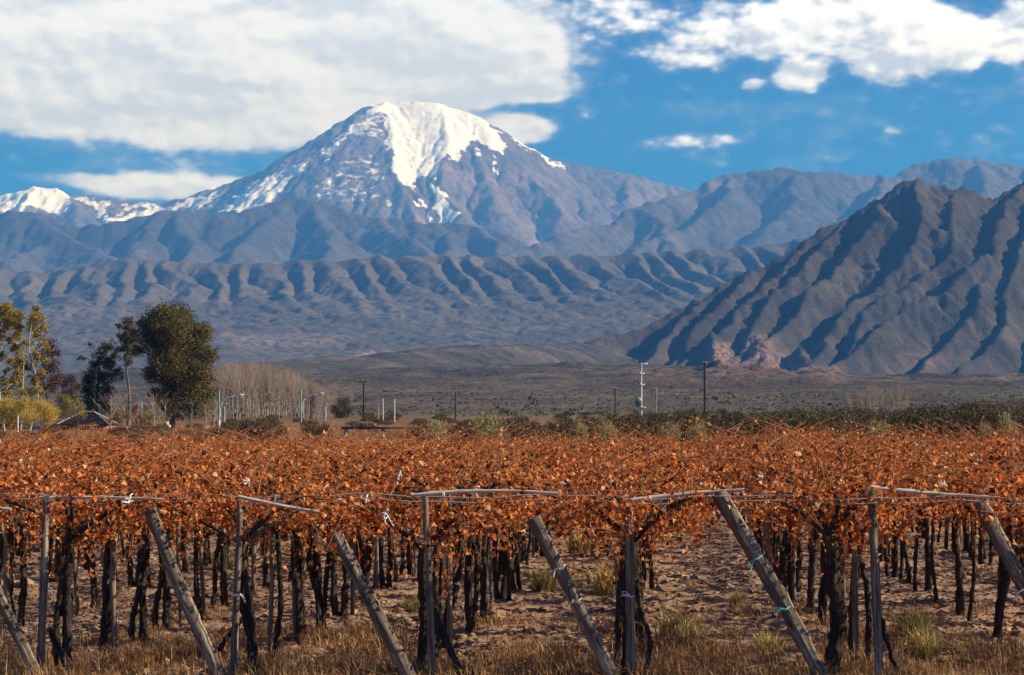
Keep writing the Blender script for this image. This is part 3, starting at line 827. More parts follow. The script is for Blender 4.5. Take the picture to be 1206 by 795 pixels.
for (L, j, p) in cells:
    jit = rng.normal(0, 0.07, 2)
    x, y = p + jit
    k = int(rng.choice([0, 1, 3, 4, 5, 6, 7, 8]))
    if j == 0:
        k = 2 if L == lat0[4] else int(rng.choice([0, 1, 3, 4, 5, 7, 8]))
    if L == lat0[4] and j == 0:
        x = X(975, D0 + 0.5); y = D0 + 0.45
    rowt = row_name.get(L)
    if rowt and j < 7:
        lab = f'{ordw[j]} rust leaved grape vine in {rowt}'
    else:
        lab = 'dry orange leaved grape vine with dark twisted trunk, deep among the vineyard rows'
    v = thing('grape_vine', lab, 'grape vine', (x, y, 0), (0, 0, float(rng.choice([0, math.pi])) + rng.normal(0, 0.25) - TH), 'grape vines of the vineyard')
    sc = rng.uniform(0.95, 1.06)
    v.scale = (sc, sc, sc * (1 + (0.05 if p[0] > 4 else 0)))
    t_, c_, f_ = variants[k]
    link('trunk', t_, v); dz = rng.uniform(-0.14, 0.05); sf = rng.uniform(0.92, 1.12)
    for nm, dat in (('cane', c_), ('foliage', f_)):
        q_ = link(nm, dat, v, (0, 0, dz - (sf - 1) * 1.9)); q_.scale = (sf, sf, sf)
    if j > 0 and p[1] < 50 and rng.random() < 0.62:
        stake_spots.append((x + rng.normal(0.05, 0.12), y + rng.normal(0, 0.1), L, j))

def stake_mesh(seed):
    r = np.random.default_rng(seed); b = MB()
    n = 9; pts = np.zeros((n, 3)); pts[:, 2] = np.linspace(-0.1, r.uniform(1.95, 2.1), n)
    pts[:, 0] = np.cumsum(r.normal(0, 0.008, n)); pts[:, 1] = np.cumsum(r.normal(0, 0.008, n))
    b.tube(pts, r.uniform(0.028, 0.045) * (1 + 0.06 * r.standard_normal(n)), 8, True, wob=0.04, rng=r)
    return b.mesh('vine_stake', M_stake, True)
stakes = [stake_mesh(400 + i) for i in range(5)]
for i, (x, y, L, j) in enumerate(stake_spots):
    o = link('vine_stake', stakes[i % 5], None, (x, y, 0), (rng.normal(0, 0.05), rng.normal(0, 0.05), rng.uniform(0, 6)))
    if L in row_name and j < 7:
        tag(o, f'straight wooden stake by the {ordw[j]} vine in {row_name[L]}', 'stake', 'wooden stakes beside the vines')
    else:
        tag(o, 'straight wooden vine stake standing deep among the vineyard trunks', 'stake', 'wooden stakes beside the vines')

def pole_between(name, a, b, r0, r1, mat, label, cat, group, seed, sides=12, bow=0.012, wob=0.035, n=14):
    """a round pole from a to b; its own z axis runs along it"""
    r = np.random.default_rng(seed)
    a = Vector(a); b = Vector(b); L = (b - a).length
    pts = np.zeros((n, 3)); pts[:, 2] = np.linspace(0, L, n)
    s = np.linspace(0, 1, n)
    ph = r.uniform(0, 6.28)
    pts[:, 0] = bow * L * np.sin(s * np.pi) * math.cos(ph) + np.cumsum(r.normal(0, 0.0025 + 0.15 * max(0.0, bow - 0.015), n)); pts[:, 1] = bow * L * np.sin(s * np.pi) * math.sin(ph)
    rad = np.linspace(r0, r1, n) * (1 + 0.05 * r.standard_normal(n))
    m = MB(); m.tube(pts, rad, sides, True, wob=wob, rng=r)
    o = link(name, m.mesh(name, mat, True))
    o.location = a; o.rotation_mode = 'QUATERNION'; o.rotation_quaternion = (b - a).to_track_quat('Z', 'Y')
    tag(o, label, cat, group)
    o['len'] = L
    return o
def tie(o, frac, rad, mat, seed, tail=0.09):
    """a turn or two of twine round a post, with loose ends: a part of that post"""
    r = np.random.default_rng(seed); L = o['len']; z = L * frac
    m = MB(); a = np.linspace(0, 4 * np.pi, 26)
    pts = np.stack([np.cos(a) * rad, np.sin(a) * rad, z + 0.012 * np.sin(a * 0.5) + np.linspace(-0.008, 0.012, 26)], 1)
    m.tube(pts, 0.0045, 5, True)
    for k in range(2):
        s = pts[-1] * [1, 1, 1]; ang = r.uniform(-0.5, 0.5) - 1.57
        d = np.array([math.cos(ang), math.sin(ang), r.uniform(-0.9, 0.4)]) * tail
        m.tube(spline([s, s + d * 0.5 + [0, 0, 0.02], s + d], 6), 0.0035, 4, True)
    return link('tie', m.mesh('tie', mat, True), o)
def W3(px, py, d): return (X(px, d), d, Z(py, d))

# upright end posts
G1 = 'slender upright end posts'
up = [(55, 590, 140 - 0, 0.040, 'slender grey upright post nearest the pale leaning pole at the field edge'),
      (283, 588, 0, 0.036, 'slender grey upright post under the crosspiece that slopes down'),
      (500, 584, 0, 0.036, 'slender crooked grey upright post under the long bleached beam'),
      (740, 590, 0, 0.048, 'stout dark upright post with white twine standing between two open alleys'),
      (1026, 575, 0, 0.046, 'tall grey upright post with white twine beside the thick black vine')]
for i, (px, py, _, rr, lab) in enumerate(up):
    lean = [(-9, 0), (-10, 0), (8, 0), (2, 0), (10, 0)][i]
    o = pole_between('end_post', (X(px + lean[0], D0), D0, -0.12), W3(px, py, D0), rr * 1.12, rr, M_post, lab, 'post', G1, 500 + i, bow=0.012)
    if i in (1, 3, 4):
        tie(o, [0, 0.52, 0, 0.52, 0.52][i], rr * 1.2, M_tie, 520 + i)
    if i == 0: tie(o, 0.55, rr * 1.2, M_cyan, 530)
# leaning anchor posts
G2 = 'leaning anchor posts'
inc = [(-62, 592, 52, 812, 0.060, 0.060, 'pale leaning anchor pole whose top is out of view'),
       (176, 600, 264, 806, 0.070, 0.074, 'dark leaning anchor post with a knot under the leaves'),
       (395, 628, 490, 812, 0.070, 0.080, 'dark cracked leaning anchor post half hidden in leaves at its top'),
       (628, 610, 726, 806, 0.076, 0.070, 'grey leaning anchor post with white twine and a bent top'),
       (846, 580, 974, 808, 0.090, 0.078, 'thick grey leaning anchor post tied with turquoise twine'),
       (1152, 590, 1262, 806, 0.082, 0.078, 'grey knotted leaning anchor post below the end of the knobbed beam')]
for i, (px0, py0, px1, py1, r0, r1, lab) in enumerate(inc):
    dd = D0 - 0.12
    o = pole_between('anchor_post', W3(px1, py1, dd), W3(px0, py0, dd - 0.02), r1, r0, M_post, lab, 'post', G2, 540 + i, sides=14, bow=0.012, wob=0.05, n=18)
    if i == 3: tie(o, 0.70, 0.082, M_tie, 560); tie(o, 0.50, 0.080, M_tie, 561, 0.03)
    if i == 4: tie(o, 0.66, 0.094, M_cyan, 562, 0.14); tie(o, 0.40, 0.088, M_cyan, 563, 0.12)
    if i == 5: tie(o, 0.52, 0.088, M_tie, 564, 0.14)
# crosspieces on top
G3 = 'bleached crosspieces along the vineyard edge'
bm_ = [(46, 586, 192, 588, 0.026, 'thin bleached crosspiece half buried in leaves over the dark knotted leaning post'),
       (281, 585, 376, 603, 0.030, 'bleached crosspiece that slopes down from its upright post'),
       (484, 583, 658, 581, 0.031, 'longest bleached crosspiece, almost level, above the crooked upright post'),
       (734, 590, 877, 577, 0.032, 'bleached crosspiece rising to the top of the thick leaning post'),
       (1018, 573, 1166, 586, 0.036, 'stout pale crosspiece with knobbed ends beside the thick black vine'),
       (-70, 592, 14, 600, 0.028, 'short bleached crosspiece end entering over the pale leaning pole')]
for i, (a0, b0, a1, b1, rr, lab) in enumerate(bm_):
    dd = D0 - 0.16
    rr *= 0.68
    o = pole_between('crosspiece', W3(a0, b0, dd), W3(a1, b1, dd), rr, rr * 0.8, M_beam, lab, 'crosspiece', G3, 580 + i, sides=10, bow=0.022, wob=0.12, n=22)
    if i in (3, 4, 2):
        tie(o, 0.22 if i != 4 else 0.02, rr * 1.3, M_tie, 590 + i, 0.07)
# wires along the edge
for i, (z, dd) in enumerate(((2.04, D0 - 0.05), (1.98, D0 + 0.1))):
    m = MB(); n = 60; xs_ = np.linspace(-8, 9, n)
    pts = np.stack([xs_, np.full(n, dd) - xs_ * math.tan(TH), z + 0.02 * np.sin(xs_ * 3.0) + 0.012 * np.sin(xs_ * 7)], 1)
    m.tube(pts, 0.0055, 4, True)
    tag(link('trellis_wire', m.mesh('trellis_wire', M_wire, True)), ['upper thin trellis wire strung along the top of the end posts', 'lower thin trellis wire strung just behind the end posts'][i], 'wire', 'trellis wires')
# low side branches: dark suckers leaning against the leaning posts
suck = [((650, 655), (690, 720), (722, 800), 0.022, 'dark bare vine stem slanting down beside the leaning post with white twine'),
        ((504, 700), (522, 745), (545, 800), 0.045, 'thick dark dead stem slanting away from the crooked upright post'),
        ((752, 715), (765, 755), (757, 800), 0.030, 'dark crooked dead stem leaning on the stout upright post'),
        ((1036, 720), (1045, 755), (1062, 800), 0.034, 'dark dead stem slanting from the foot of the tall grey post'),
        ((57, 740), (70, 765), (86, 800), 0.036, 'dark dead stem slanting from the foot of the first upright post'),
        ((285, 730), (272, 745), (258, 765), 0.028, 'dark forked dead stem beside the sloping crosspiece post')]
for i, (a, b, c, rr, lab) in enumerate(suck):
    m = MB(); r = np.random.default_rng(600 + i)
    dd = D0 + 0.1
    path = spline([W3(*a, dd), W3(*b, dd + 0.05), W3(*c, dd - 0.1)], 14) + r.normal(0, 0.006, (14, 3))
    m.tube(path, np.linspace(rr * 0.8, rr, 14) * (1 + 0.12 * r.standard_normal(14)), 8, True, wob=0.1, rng=r)
    tag(link('dead_stem', m.mesh('dead_stem', M_bark, True)), lab, 'stem', 'dead vine stems')
# white twine scraps caught in the leaves
for i, (px, py, d, hint) in enumerate([(150, 590, 18.6, 'beside the half buried crosspiece'), (290, 566, 19.6, 'above the sloping crosspiece post'), (432, 588, 18.7, 'left of the long beam'), (455, 610, 18.8, 'hanging below the leaves near the crooked post'), (470, 562, 22, 'above the long beam'), (560, 578, 20, 'over the middle of the long beam'),
                       (665, 568, 23, 'beyond the end of the long beam'), (897, 580, 20, 'behind the thick leaning post'), (952, 580, 20.5, 'above the thick black vine'), (895, 560, 23, 'high behind the thick leaning post'),
                       (1111, 571, 19.2, 'standing up from the knobbed beam'), (1162, 573, 18.9, 'at the end of the knobbed beam'), (985, 576, 20, 'left of the tall grey post'), (1198, 590, 18.8, 'past the knobbed beam'), (385, 571, 22, 'deep in the leaves past the sloping crosspiece')]):
    r = np.random.default_rng(640 + i); m = MB()
    c = np.array(W3(px, py, d))
    for q in range(3):
        d_ = r.normal(0, 0.035, 3)
        pts = spline([c - d_, c + r.normal(0, 0.015, 3), c + d_, c + d_ + r.normal(0, 0.03, 3)], 8)
        m.tube(pts, 0.007, 4, True)
    tag(link('twine_scrap', m.mesh('twine_scrap', M_tie, True)), f'small white twine scrap caught in leaves {hint}', 'twine', 'white twine scraps in the leaves')

# ---- the floor of the vineyard
def gz(x, y): return ground_h(y) + clods(np.asarray(x, float), np.asarray(y, float))
M_straw = leaf_material('dry_straw', [(0, (0.14, 0.058, 0.022)), (0.4, (0.36, 0.17, 0.065)), (0.75, (0.54, 0.32, 0.13)), (1, (0.66, 0.48, 0.25))], 0.3, 0.8)
M_tuss = leaf_material('yellow_tussock', [(0, (0.42, 0.29, 0.08)), (0.5, (0.66, 0.50, 0.17)), (1, (0.78, 0.66, 0.33))], 0.35, 0.75)
M_grn = leaf_material('greenish_tussock', [(0, (0.16, 0.14, 0.04)), (0.5, (0.33, 0.27, 0.09)), (1, (0.5, 0.42, 0.17))], 0.35, 0.75)
def blades(m, P, h, lean, w, r):
    """narrow bent blades: two triangles of a strip each"""
    n = len(P); a = r.uniform(0, 6.283, n); ln = np.abs(r.normal(0, lean, n))
    dx = np.cos(a) * ln; dy = np.sin(a) * ln
    s = np.stack([-np.sin(a), np.cos(a), np.zeros(n)], 1) * w
    mid = P + np.stack([dx * h * .4, dy * h * .4, h * 0.6], 1); tip = P + np.stack([dx * h * 1.2, dy * h * 1.2, h * np.clip(1 - 0.35 * ln, 0.25, 1)], 1)
    v = np.stack([P - s, P + s, mid + s * .8, mid - s * .8, tip], 1).reshape(-1, 3)
    o = np.arange(n)[:, None] * 5
    m.add(v, o + np.array([[0, 1, 2, 3]])); m.add(v, o + np.array([[3, 2, 4]]))
r = np.random.default_rng(77)
m = MB()
cl = []
while len(cl) < 2500:
    y = 16.0 + r.gamma(1.7, 2.4); x = r.uniform(-0.31, 0.31) * y
    if y > 42: continue
    g_ = perlin(x / 1.3, y / 1.7, 88)
    if g_ < 0.10 + 0.02 * (y - 19) and r.random() > 0.07: continue
    cl.append((x, y, 0.07 + 0.26 * r.random() ** 1.5 * max(0.3, 1 - (y - 18) / 20)))
for (x, y, h) in cl:
    n = int(r.integers(18, 44)); rr = r.uniform(0.05, 0.24)
    px_ = x + r.normal(0, rr, n); py_ = y + r.normal(0, rr, n)
    blades(m, np.stack([px_, py_, gz(px_, py_) - 0.01], 1), h * r.uniform(0.5, 1.6, n), 0.8, 0.005, r)
go_ = link('dry_grass', m.mesh('dry_grass', M_straw)); tag(go_, 'low dry brown grass and straw growing over the vineyard floor', 'grass', None, 'stuff')
# fallen leaves
n = 36000
y = 15.5 + (r.uniform(0, 1, n) ** 1.5) * 40; x = r.uniform(-0.32, 0.32, n) * y
keep = perlin(x / 0.8, y / 0.5, 90) > -0.42
x, y = x[keep], y[keep]; n = len(x)
m = MB(); d = r.normal(0, 1, (n, 3)); d[:, 2] *= 0.35; N = r.normal(0, 0.35, (n, 3)); N[:, 2] += 1
m.leaves(np.stack([x, y, gz(x, y) + 0.012], 1), d, N, r.uniform(0.04, 0.095, n), 0.9, r.uniform(0, 0.7, n), r.uniform(0, 0.8, n))
M_litter = leaf_material('fallen_leaf', [(0, (0.08, 0.032, 0.015)), (0.4, (0.26, 0.095, 0.034)), (0.75, (0.44, 0.19, 0.075)), (1, (0.58, 0.38, 0.22))], 0.15, 0.85)
tag(link('fallen_leaves', m.mesh('fallen_leaves', M_litter)), 'curled brown fallen vine leaves scattered over the soil', 'leaves', None, 'stuff')
# clods of soil
n = 5200
y = 15.5 + (r.uniform(0, 1, n) ** 1.4) * 38; x = r.uniform(-0.32, 0.32, n) * y
oct_v = np.array([[1, 0, 0], [0, 1, 0], [-1, 0, 0], [0, -1, 0], [0, 0, 1], [0, 0, -1], [.6, .6, .5], [-.6, .6, .5], [-.6, -.6, .5], [.6, -.6, .5]], float)
oct_f = np.array([[0, 6, 9], [0, 1, 6], [1, 7, 6], [1, 2, 7], [2, 8, 7], [2, 3, 8], [3, 9, 8], [3, 0, 9], [4, 9, 6], [4, 6, 7], [4, 7, 8], [4, 8, 9], [0, 5, 1], [1, 5, 2], [2, 5, 3], [3, 5, 0]])
sz = r.gamma(2.0, 0.016, n) + 0.012
V = oct_v[None] * (1 + 0.28 * r.standard_normal((n, 10, 1))) * sz[:, None, None] * np.array([1.3, 1.1, 0.75])
V += np.stack([x, y, gz(x, y)], 1)[:, None, :]
m = MB(); m.add(V.reshape(-1, 3), (oct_f[None] + (np.arange(n) * 10)[:, None, None]).reshape(-1, 3))
tag(link('soil_clods', m.mesh('soil_clods', gm)), 'loose clods of pale soil lying between the vine rows', 'soil', None, 'stuff')
# tussocks
def tussock(seed, mat):
    r = np.random.default_rng(seed); m = MB(); n = 260
    a = r.uniform(0, 6.28, n); L = np.sqrt(r.uniform(0, 1, n)) * 0.16
    blades(m, np.stack([np.cos(a) * L, np.sin(a) * L, np.full(n, -0.03)], 1), r.uniform(0.18, 0.48, n), 0.75, 0.006, r)
    return m.mesh('grass_tussock', mat)
tm = [tussock(700, M_tuss), tussock(701, M_tuss), tussock(702, M_grn)]
for i, (px, py, s, k, lab) in enumerate([(686, 650, 1.5, 0, 'bright yellow tussock far up the alley, in full sun'), (716, 699, 1.15, 0, 'yellow tussock behind the leaning post with white twine'), (642, 697, 1.0, 2, 'greenish tussock between trunks beside the alley'),
        (800, 765, 1.25, 1, 'pale yellow tussock in the open alley next to the stout post'), (905, 768, 0.75, 0, 'small yellow tussock in front of the thick leaning post'), (1076, 755, 0.95, 2, 'green yellow tussock beside the foot of the tall grey post'),
        (486, 722, 0.65, 2, 'small greenish tussock left of the crooked post'), (806, 622, 1.2, 1, 'distant yellow tussock at the far end of the open alley'), (1092, 775, 0.8, 1, 'low straw tussock near the tall grey post'),
        (730, 690, 0.9, 1, 'second yellow tussock just behind the leaning post with white twine'), (868, 712, 0.6, 1, 'thin straw tuft standing alone in the open alley'), (262, 672, 0.9, 2, 'green tuft far behind the dark knotted leaning post')]):
    d = HC * FPX / (py - 498)
    x = X(px, d)
    o = link('grass_tussock', tm[k], None, (x, d, float(gz(x, d))), (0, 0, i * 1.3)); s *= 1.25; o.scale = (s, s, s * 1.05)
    tag(o, lab, 'grass tussock', 'yellow grass tussocks')
# ------------------------------------------------------------------ scrub, trees, poles and the hut beyond the vines
M_olive = leaf_material('olive_scrub_leaf', [(0, (0.026, 0.020, 0.008)), (0.5, (0.068, 0.051, 0.017)), (0.85, (0.125, 0.088, 0.030)), (1, (0.20, 0.135, 0.055))], 0.25, 0.8, 0.22)
M_brown = leaf_material('brown_scrub_leaf', [(0, (0.050, 0.030, 0.016)), (0.5, (0.12, 0.075, 0.040)), (1, (0.22, 0.145, 0.080))], 0.2, 0.85, 0.2)
M_sage = leaf_material('pale_sage_leaf', [(0, (0.13, 0.12, 0.055)), (0.5, (0.34, 0.295, 0.12)), (1, (0.50, 0.44, 0.21))], 0.25, 0.8, 0.12)
M_euc = leaf_material('eucalyptus_leaf', [(0, (0.028, 0.025, 0.007)), (0.45, (0.095, 0.076, 0.018)), (0.8, (0.175, 0.132, 0.030)), (1, (0.25, 0.185, 0.045))], 0.25, 0.6, 0.06)
M_euc2 = leaf_material('dark_eucalyptus_leaf', [(0, (0.022, 0.022, 0.010)), (0.5, (0.068, 0.060, 0.024)), (1, (0.15, 0.12, 0.05))], 0.25, 0.65, 0.06)
M_pop = leaf_material('autumn_poplar_leaf', [(0, (0.11, 0.11, 0.015)), (0.35, (0.24, 0.21, 0.025)), (0.65, (0.45, 0.30, 0.04)), (1, (0.62, 0.42, 0.07))], 0.4, 0.6, 0.1)
M_mar = leaf_material('maroon_leaf', [(0, (0.030, 0.014, 0.010)), (0.5, (0.085, 0.036, 0.022)), (1, (0.17, 0.075, 0.038))], 0.25, 0.7, 0.1)
M_gold = leaf_material('golden_willow_leaf', [(0, (0.34, 0.22, 0.03)), (0.5, (0.62, 0.42, 0.055)), (1, (0.76, 0.56, 0.12))], 0.4, 0.7, 0.08)
M_lime = leaf_material('yellow_green_leaf', [(0, (0.09, 0.085, 0.015)), (0.5, (0.25, 0.20, 0.03)), (1, (0.45, 0.36, 0.06))], 0.35, 0.7, 0.1)
M_rust = leaf_material('rust_bush_leaf', [(0, (0.11, 0.03, 0.012)), (0.5, (0.28, 0.085, 0.035)), (1, (0.40, 0.18, 0.08))], 0.3, 0.7, 0.1)
M_orange = leaf_material('orange_remnant_leaf', [(0, (0.45, 0.22, 0.03)), (1, (0.65, 0.36, 0.06))], 0.4, 0.7, 0.1)
M_tbark = wood_material('tree_bark', (0.08, 0.062, 0.05), (0.16, 0.125, 0.10), (0.25, 0.20, 0.16), 0.4)
M_pbark = wood_material('pale_bark', (0.24, 0.20, 0.15), (0.38, 0.32, 0.25), (0.52, 0.45, 0.37), 0.4)
M_twig = wood_material('bare_twig', (0.24, 0.185, 0.14), (0.37, 0.29, 0.225), (0.48, 0.39, 0.31), 0.6)

def clump_leaves(m, lobes, r, dens, leaf, squash=0.85, sub=(0.34, 0.5)):
    """leaves gathered in small clumps spread through the volume of a few lobes"""
    for (c, R_) in lobes:
        c = np.array(c, float)
        ns = max(3, int(dens * R_ * R_))
        for k in range(ns):
            d = r.normal(0, 1, 3); d /= np.linalg.norm(d)
            q = c + d * R_ * r.uniform(0.25, 1.08) * [1, 1, squash]
            sr = min(R_ * r.uniform(*sub), 0.75)
            n = int(34 * max(0.5, sr / 0.5))
            e = r.normal(0, 0.42, (n, 3)) * sr
            dd = r.normal(0, 0.6, (n, 3)); dd[:, 2] -= 0.3
            m.leaves(q + e, dd, r.normal(0, 1, (n, 3)), r.uniform(0.6, 1.25, n) * leaf, 0.62, 0.2, 0.3)

def limb(m, a, b, r0, r1, r, n=8, bend=0.06, sides=6):
    a = np.array(a, float); b = np.array(b, float); L = np.linalg.norm(b - a)
    p = spline([a, a + (b - a) * 0.35 + r.normal(0, bend * L, 3) * [1, 1, .3], a + (b - a) * 0.7 + r.normal(0, bend * L, 3) * [1, 1, .3], b], n)
    m.tube(p, np.linspace(r0, r1, n) * (1 + 0.06 * r.standard_normal(n)), sides, False)
    return p

def leafy_tree(name, label, cat, base_px, d, lobes_px, leaf_mat, bark, seed, trunk_r=0.2, dens=5.0, leaf=0.22, extra_trunks=(), group=None, fork=0.35, depth=0.8, squash=0.9, top=None):
    """a tree standing at distance d: its crown is a set of lobes; limbs run from the trunk into each lobe"""
    r = np.random.default_rng(seed)
    bx, gz_ = X(base_px, d), float(ground_h(d))
    o = thing(name, label, cat, (bx, d, gz_), (0, 0, 0), group)
    k = d / FPX
    lobes = [(((px - base_px) * k, r.uniform(-depth, depth) * 1.6 * rr * k + r.normal(0, 0.3), Z(py, d) - gz_), rr * k) for px, py, rr in lobes_px]
    tm_ = MB()
    zt = max(c[2] for c, _ in lobes); cx = np.mean([c[0] for c, _ in lobes])
    topp = np.array([cx * 0.7, 0, zt * 0.85]) if top is None else np.array([(top[0] - base_px) * k, 0, Z(top[1], d) - gz_])
    tr = limb(tm_, (0, 0, -0.3), topp, trunk_r, trunk_r * 0.3, r, 14, 0.035, 9)
    for c, rr in lobes:
        zz = max(0.12 * zt, min(c[2] - rr * 0.9, zt * 0.8)) * r.uniform(0.75, 1.0)
        i = int(np.argmin(np.abs(tr[:, 2] - zz)))
        p = limb(tm_, tr[i], c, trunk_r * 0.34 * (1 - 0.5 * zz / zt), 0.02, r, 7, 0.04, 5)
        for q in range(3):
            e = np.array(c) + r.normal(0, 0.5, 3) * rr
            limb(tm_, p[4], e, 0.035, 0.012, r, 5, 0.08, 4)
    link('trunk', tm_.mesh('tree_trunk', bark, True), o)
    fm = MB(); clump_leaves(fm, lobes, r, dens, leaf, squash)
    link('crown', fm.mesh('tree_crown', leaf_mat), o)
    return o

# the big eucalyptus and its neighbours
leafy_tree('eucalyptus_tree', 'largest tree, a dense round olive eucalyptus with sunlit east side', 'tree', 203, 190,
    [(205, 384, 23), (184, 380, 17), (227, 392, 19), (176, 398, 15), (240, 415, 13), (214, 412, 24), (190, 418, 22), (238, 436, 14), (202, 446, 22), (224, 456, 20), (242, 462, 12), (238, 478, 13), (181, 440, 13), (200, 474, 15),
     (170, 382, 9), (195, 370, 13), (212, 370, 14), (203, 400, 20), (200, 430, 20), (220, 436, 18), (250, 420, 6), (248, 446, 7), (219, 484, 13), (184, 462, 9), (168, 412, 9)],
    M_euc, M_tbark, 801, 0.36, 44, 0.20, fork=0.4, top=(203, 440))
leafy_tree('eucalyptus_tree', 'slim dark eucalyptus with high tufts of leaves, touching the largest tree', 'tree', 151, 196,
    [(148, 384, 9), (152, 378, 7), (143, 394, 7), (153, 402, 11), (146, 412, 8), (157, 414, 8), (151, 424, 7), (158, 392, 8), (140, 384, 4)], M_euc2, M_tbark, 802, 0.2, 45, 0.2, squash=0.8)
leafy_tree('eucalyptus_tree', 'open ragged grey green eucalyptus with gaps and a stray side branch', 'tree', 118, 192,
    [(127, 408, 10), (120, 420, 10), (128, 428, 10), (112, 430, 9), (96, 421, 4.5), (106, 404, 3.5), (134, 440, 9), (108, 445, 11), (122, 444, 11), (100, 456, 8), (110, 464, 12), (128, 460, 10), (104, 476, 9), (120, 478, 10), (133, 418, 7)], M_euc2, M_tbark, 803, 0.2, 40, 0.2)
# poplars turning yellow
G = 'autumn poplars'
leafy_tree('poplar_tree', 'tall thin pale trunked poplar with yellow green top at the edge of the scene', 'tree', 6, 168,
    [(6, 362, 8), (14, 366, 8), (0, 372, 9), (18, 378, 9), (8, 382, 9), (22, 392, 6), (2, 394, 8), (12, 400, 6), (20, 410, 6), (4, 418, 6), (10, 436, 5), (16, 450, 5), (6, 462, 6), (-10, 380, 9), (24, 372, 7), (26, 386, 6), (14, 424, 6), (22, 440, 6), (8, 450, 6), (24, 426, 5), (2, 478, 7)], M_pop, M_pbark, 811, 0.12, 90, 0.18, group=G, top=(8, 362))
leafy_tree('poplar_tree', 'tall thin pale trunked poplar with golden leaves, left of the maroon tree', 'tree', 33, 166,
    [(41, 364, 6), (38, 372, 8), (46, 374, 7), (36, 384, 8), (48, 386, 6), (42, 394, 8), (54, 390, 3), (35, 404, 6), (50, 406, 6), (44, 416, 6), (52, 424, 6), (38, 428, 5), (50, 438, 6), (43, 448, 6), (36, 460, 6), (48, 460, 5)], M_pop, M_pbark, 812, 0.12, 80, 0.18, group=G, top=(41, 366))
leafy_tree('poplar_tree', 'shorter thin yellow poplar standing between the two tall ones', 'tree', 24, 178,
    [(24, 386, 5), (21, 396, 6), (27, 404, 6), (23, 414, 6), (28, 424, 6), (20, 432, 6), (25, 442, 6), (22, 452, 6), (28, 462, 6)], M_pop, M_pbark, 810, 0.1, 70, 0.17, group=G, top=(24, 390))
leafy_tree('maroon_tree', 'dark maroon leaved tree behind the golden poplar', 'tree', 57, 182,
    [(58, 406, 10), (66, 416, 8), (52, 418, 10), (64, 430, 9), (30, 432, 9), (22, 424, 8), (50, 436, 10), (68, 444, 8), (40, 446, 10), (62, 454, 10), (20, 450, 9)], M_mar, M_tbark, 813, 0.17, 45, 0.18)
leafy_tree('maroon_tree', 'low dull brown tree between the maroon tree and the ragged eucalyptus', 'tree', 84, 186,
    [(84, 446, 8), (76, 452, 8), (90, 456, 7), (84, 462, 9), (74, 468, 8), (92, 470, 7), (78, 480, 9)], M_mar, M_tbark, 814, 0.12, 45, 0.17)
leafy_tree('willow_bush', 'round golden yellow willow bush under the poplars', 'bush', 50, 150, [(52, 484, 13), (44, 478, 11), (58, 490, 9), (40, 490, 10), (50, 494, 10)], M_gold, M_tbark, 815, 0.06, 110, 0.10)
leafy_tree('willow_bush', 'yellow green willow bush at the very edge beside the golden one', 'bush', 18, 152, [(22, 480, 13), (10, 476, 12), (0, 484, 12), (26, 492, 9), (12, 494, 10), (30, 474, 9)], M_gold, M_tbark, 816, 0.06, 90, 0.10)
for i, (b, lob, mt, lab) in enumerate([
    (4, [(2, 488, 10), (8, 482, 7), (-4, 494, 9)], M_lime, 'green yellow leafy bush in front of the thin pale poplar'),
    (38, [(40, 470, 6), (37, 478, 7), (42, 486, 7), (38, 494, 6)], M_lime, 'upright green shrub between the two willow bushes'),
    (78, [(74, 468, 7), (80, 476, 8), (72, 484, 8), (84, 488, 7)], M_lime, 'yellow green bush just left of the hut'),
    (92, [(92, 472, 6), (96, 480, 7), (88, 484, 6), (98, 488, 6)], M_lime, 'yellow green bush behind the hut roof'),
    (157, [(157, 484, 7), (162, 478, 5), (152, 490, 6), (165, 490, 6)], M_rust, 'rust red bush between the hut and the largest tree'),
    (138, [(138, 486, 6), (134, 492, 6), (143, 494, 6)], M_lime, 'green yellow bush just right of the hut'),
    (172, [(172, 488, 6), (178, 492, 6), (168, 494, 5)], M_lime, 'small yellow green bush in front of the largest tree'),
    (404, [(404, 474, 9), (396, 482, 8), (410, 484, 8), (402, 488, 9)], M_olive, 'dark green bush at the foot of the lone bare poplars')]):
    leafy_tree('roadside_bush', lab, 'bush', b, 158 if i != 7 else 250, lob, mt, M_tbark, 820 + i, 0.04, 110 if i != 7 else 50, 0.09 if i != 7 else 0.13)

# bare trees
def bare_tree(seed, h, spread, nb, r0, mat, up=0.8, twigs=7):
    r = np.random.default_rng(seed); m = MB()
    tr = limb(m, (0, 0, -0.2), (r.normal(0, .03 * h), r.normal(0, .03 * h), h * 0.96), r0, 0.012, r, 14, 0.012, 6)
    for k in range(nb):
        i = int(r.integers(2, 12)); z = tr[i][2]
        a = r.uniform(0, 6.283); L = (h - z) * r.uniform(0.45, 0.8) * (1 if up > .5 else 1.2) + 0.3
        e = tr[i] + np.array([math.cos(a) * spread * L, math.sin(a) * spread * L, L * up])
        p = limb(m, tr[i], e, r0 * 0.4 * (1 - 0.6 * z / h) + 0.01, 0.009, r, 7, 0.05, 4)
        for q in range(twigs):
            s = p[int(r.integers(1, 7))]; a2 = a + r.normal(0, 0.9); l2 = L * r.uniform(0.2, 0.45)
            limb(m, s, s + np.array([math.cos(a2) * spread * l2, math.sin(a2) * spread * l2, l2 * up]), 0.013, 0.006, r, 4, 0.05, 3)
    return m.mesh('bare_tree', mat, True)
pop_v = [bare_tree(850 + i, 9.0, 0.22, 20, 0.085, M_twig, 0.95, 7) for i in range(5)]
r = np.random.default_rng(86)
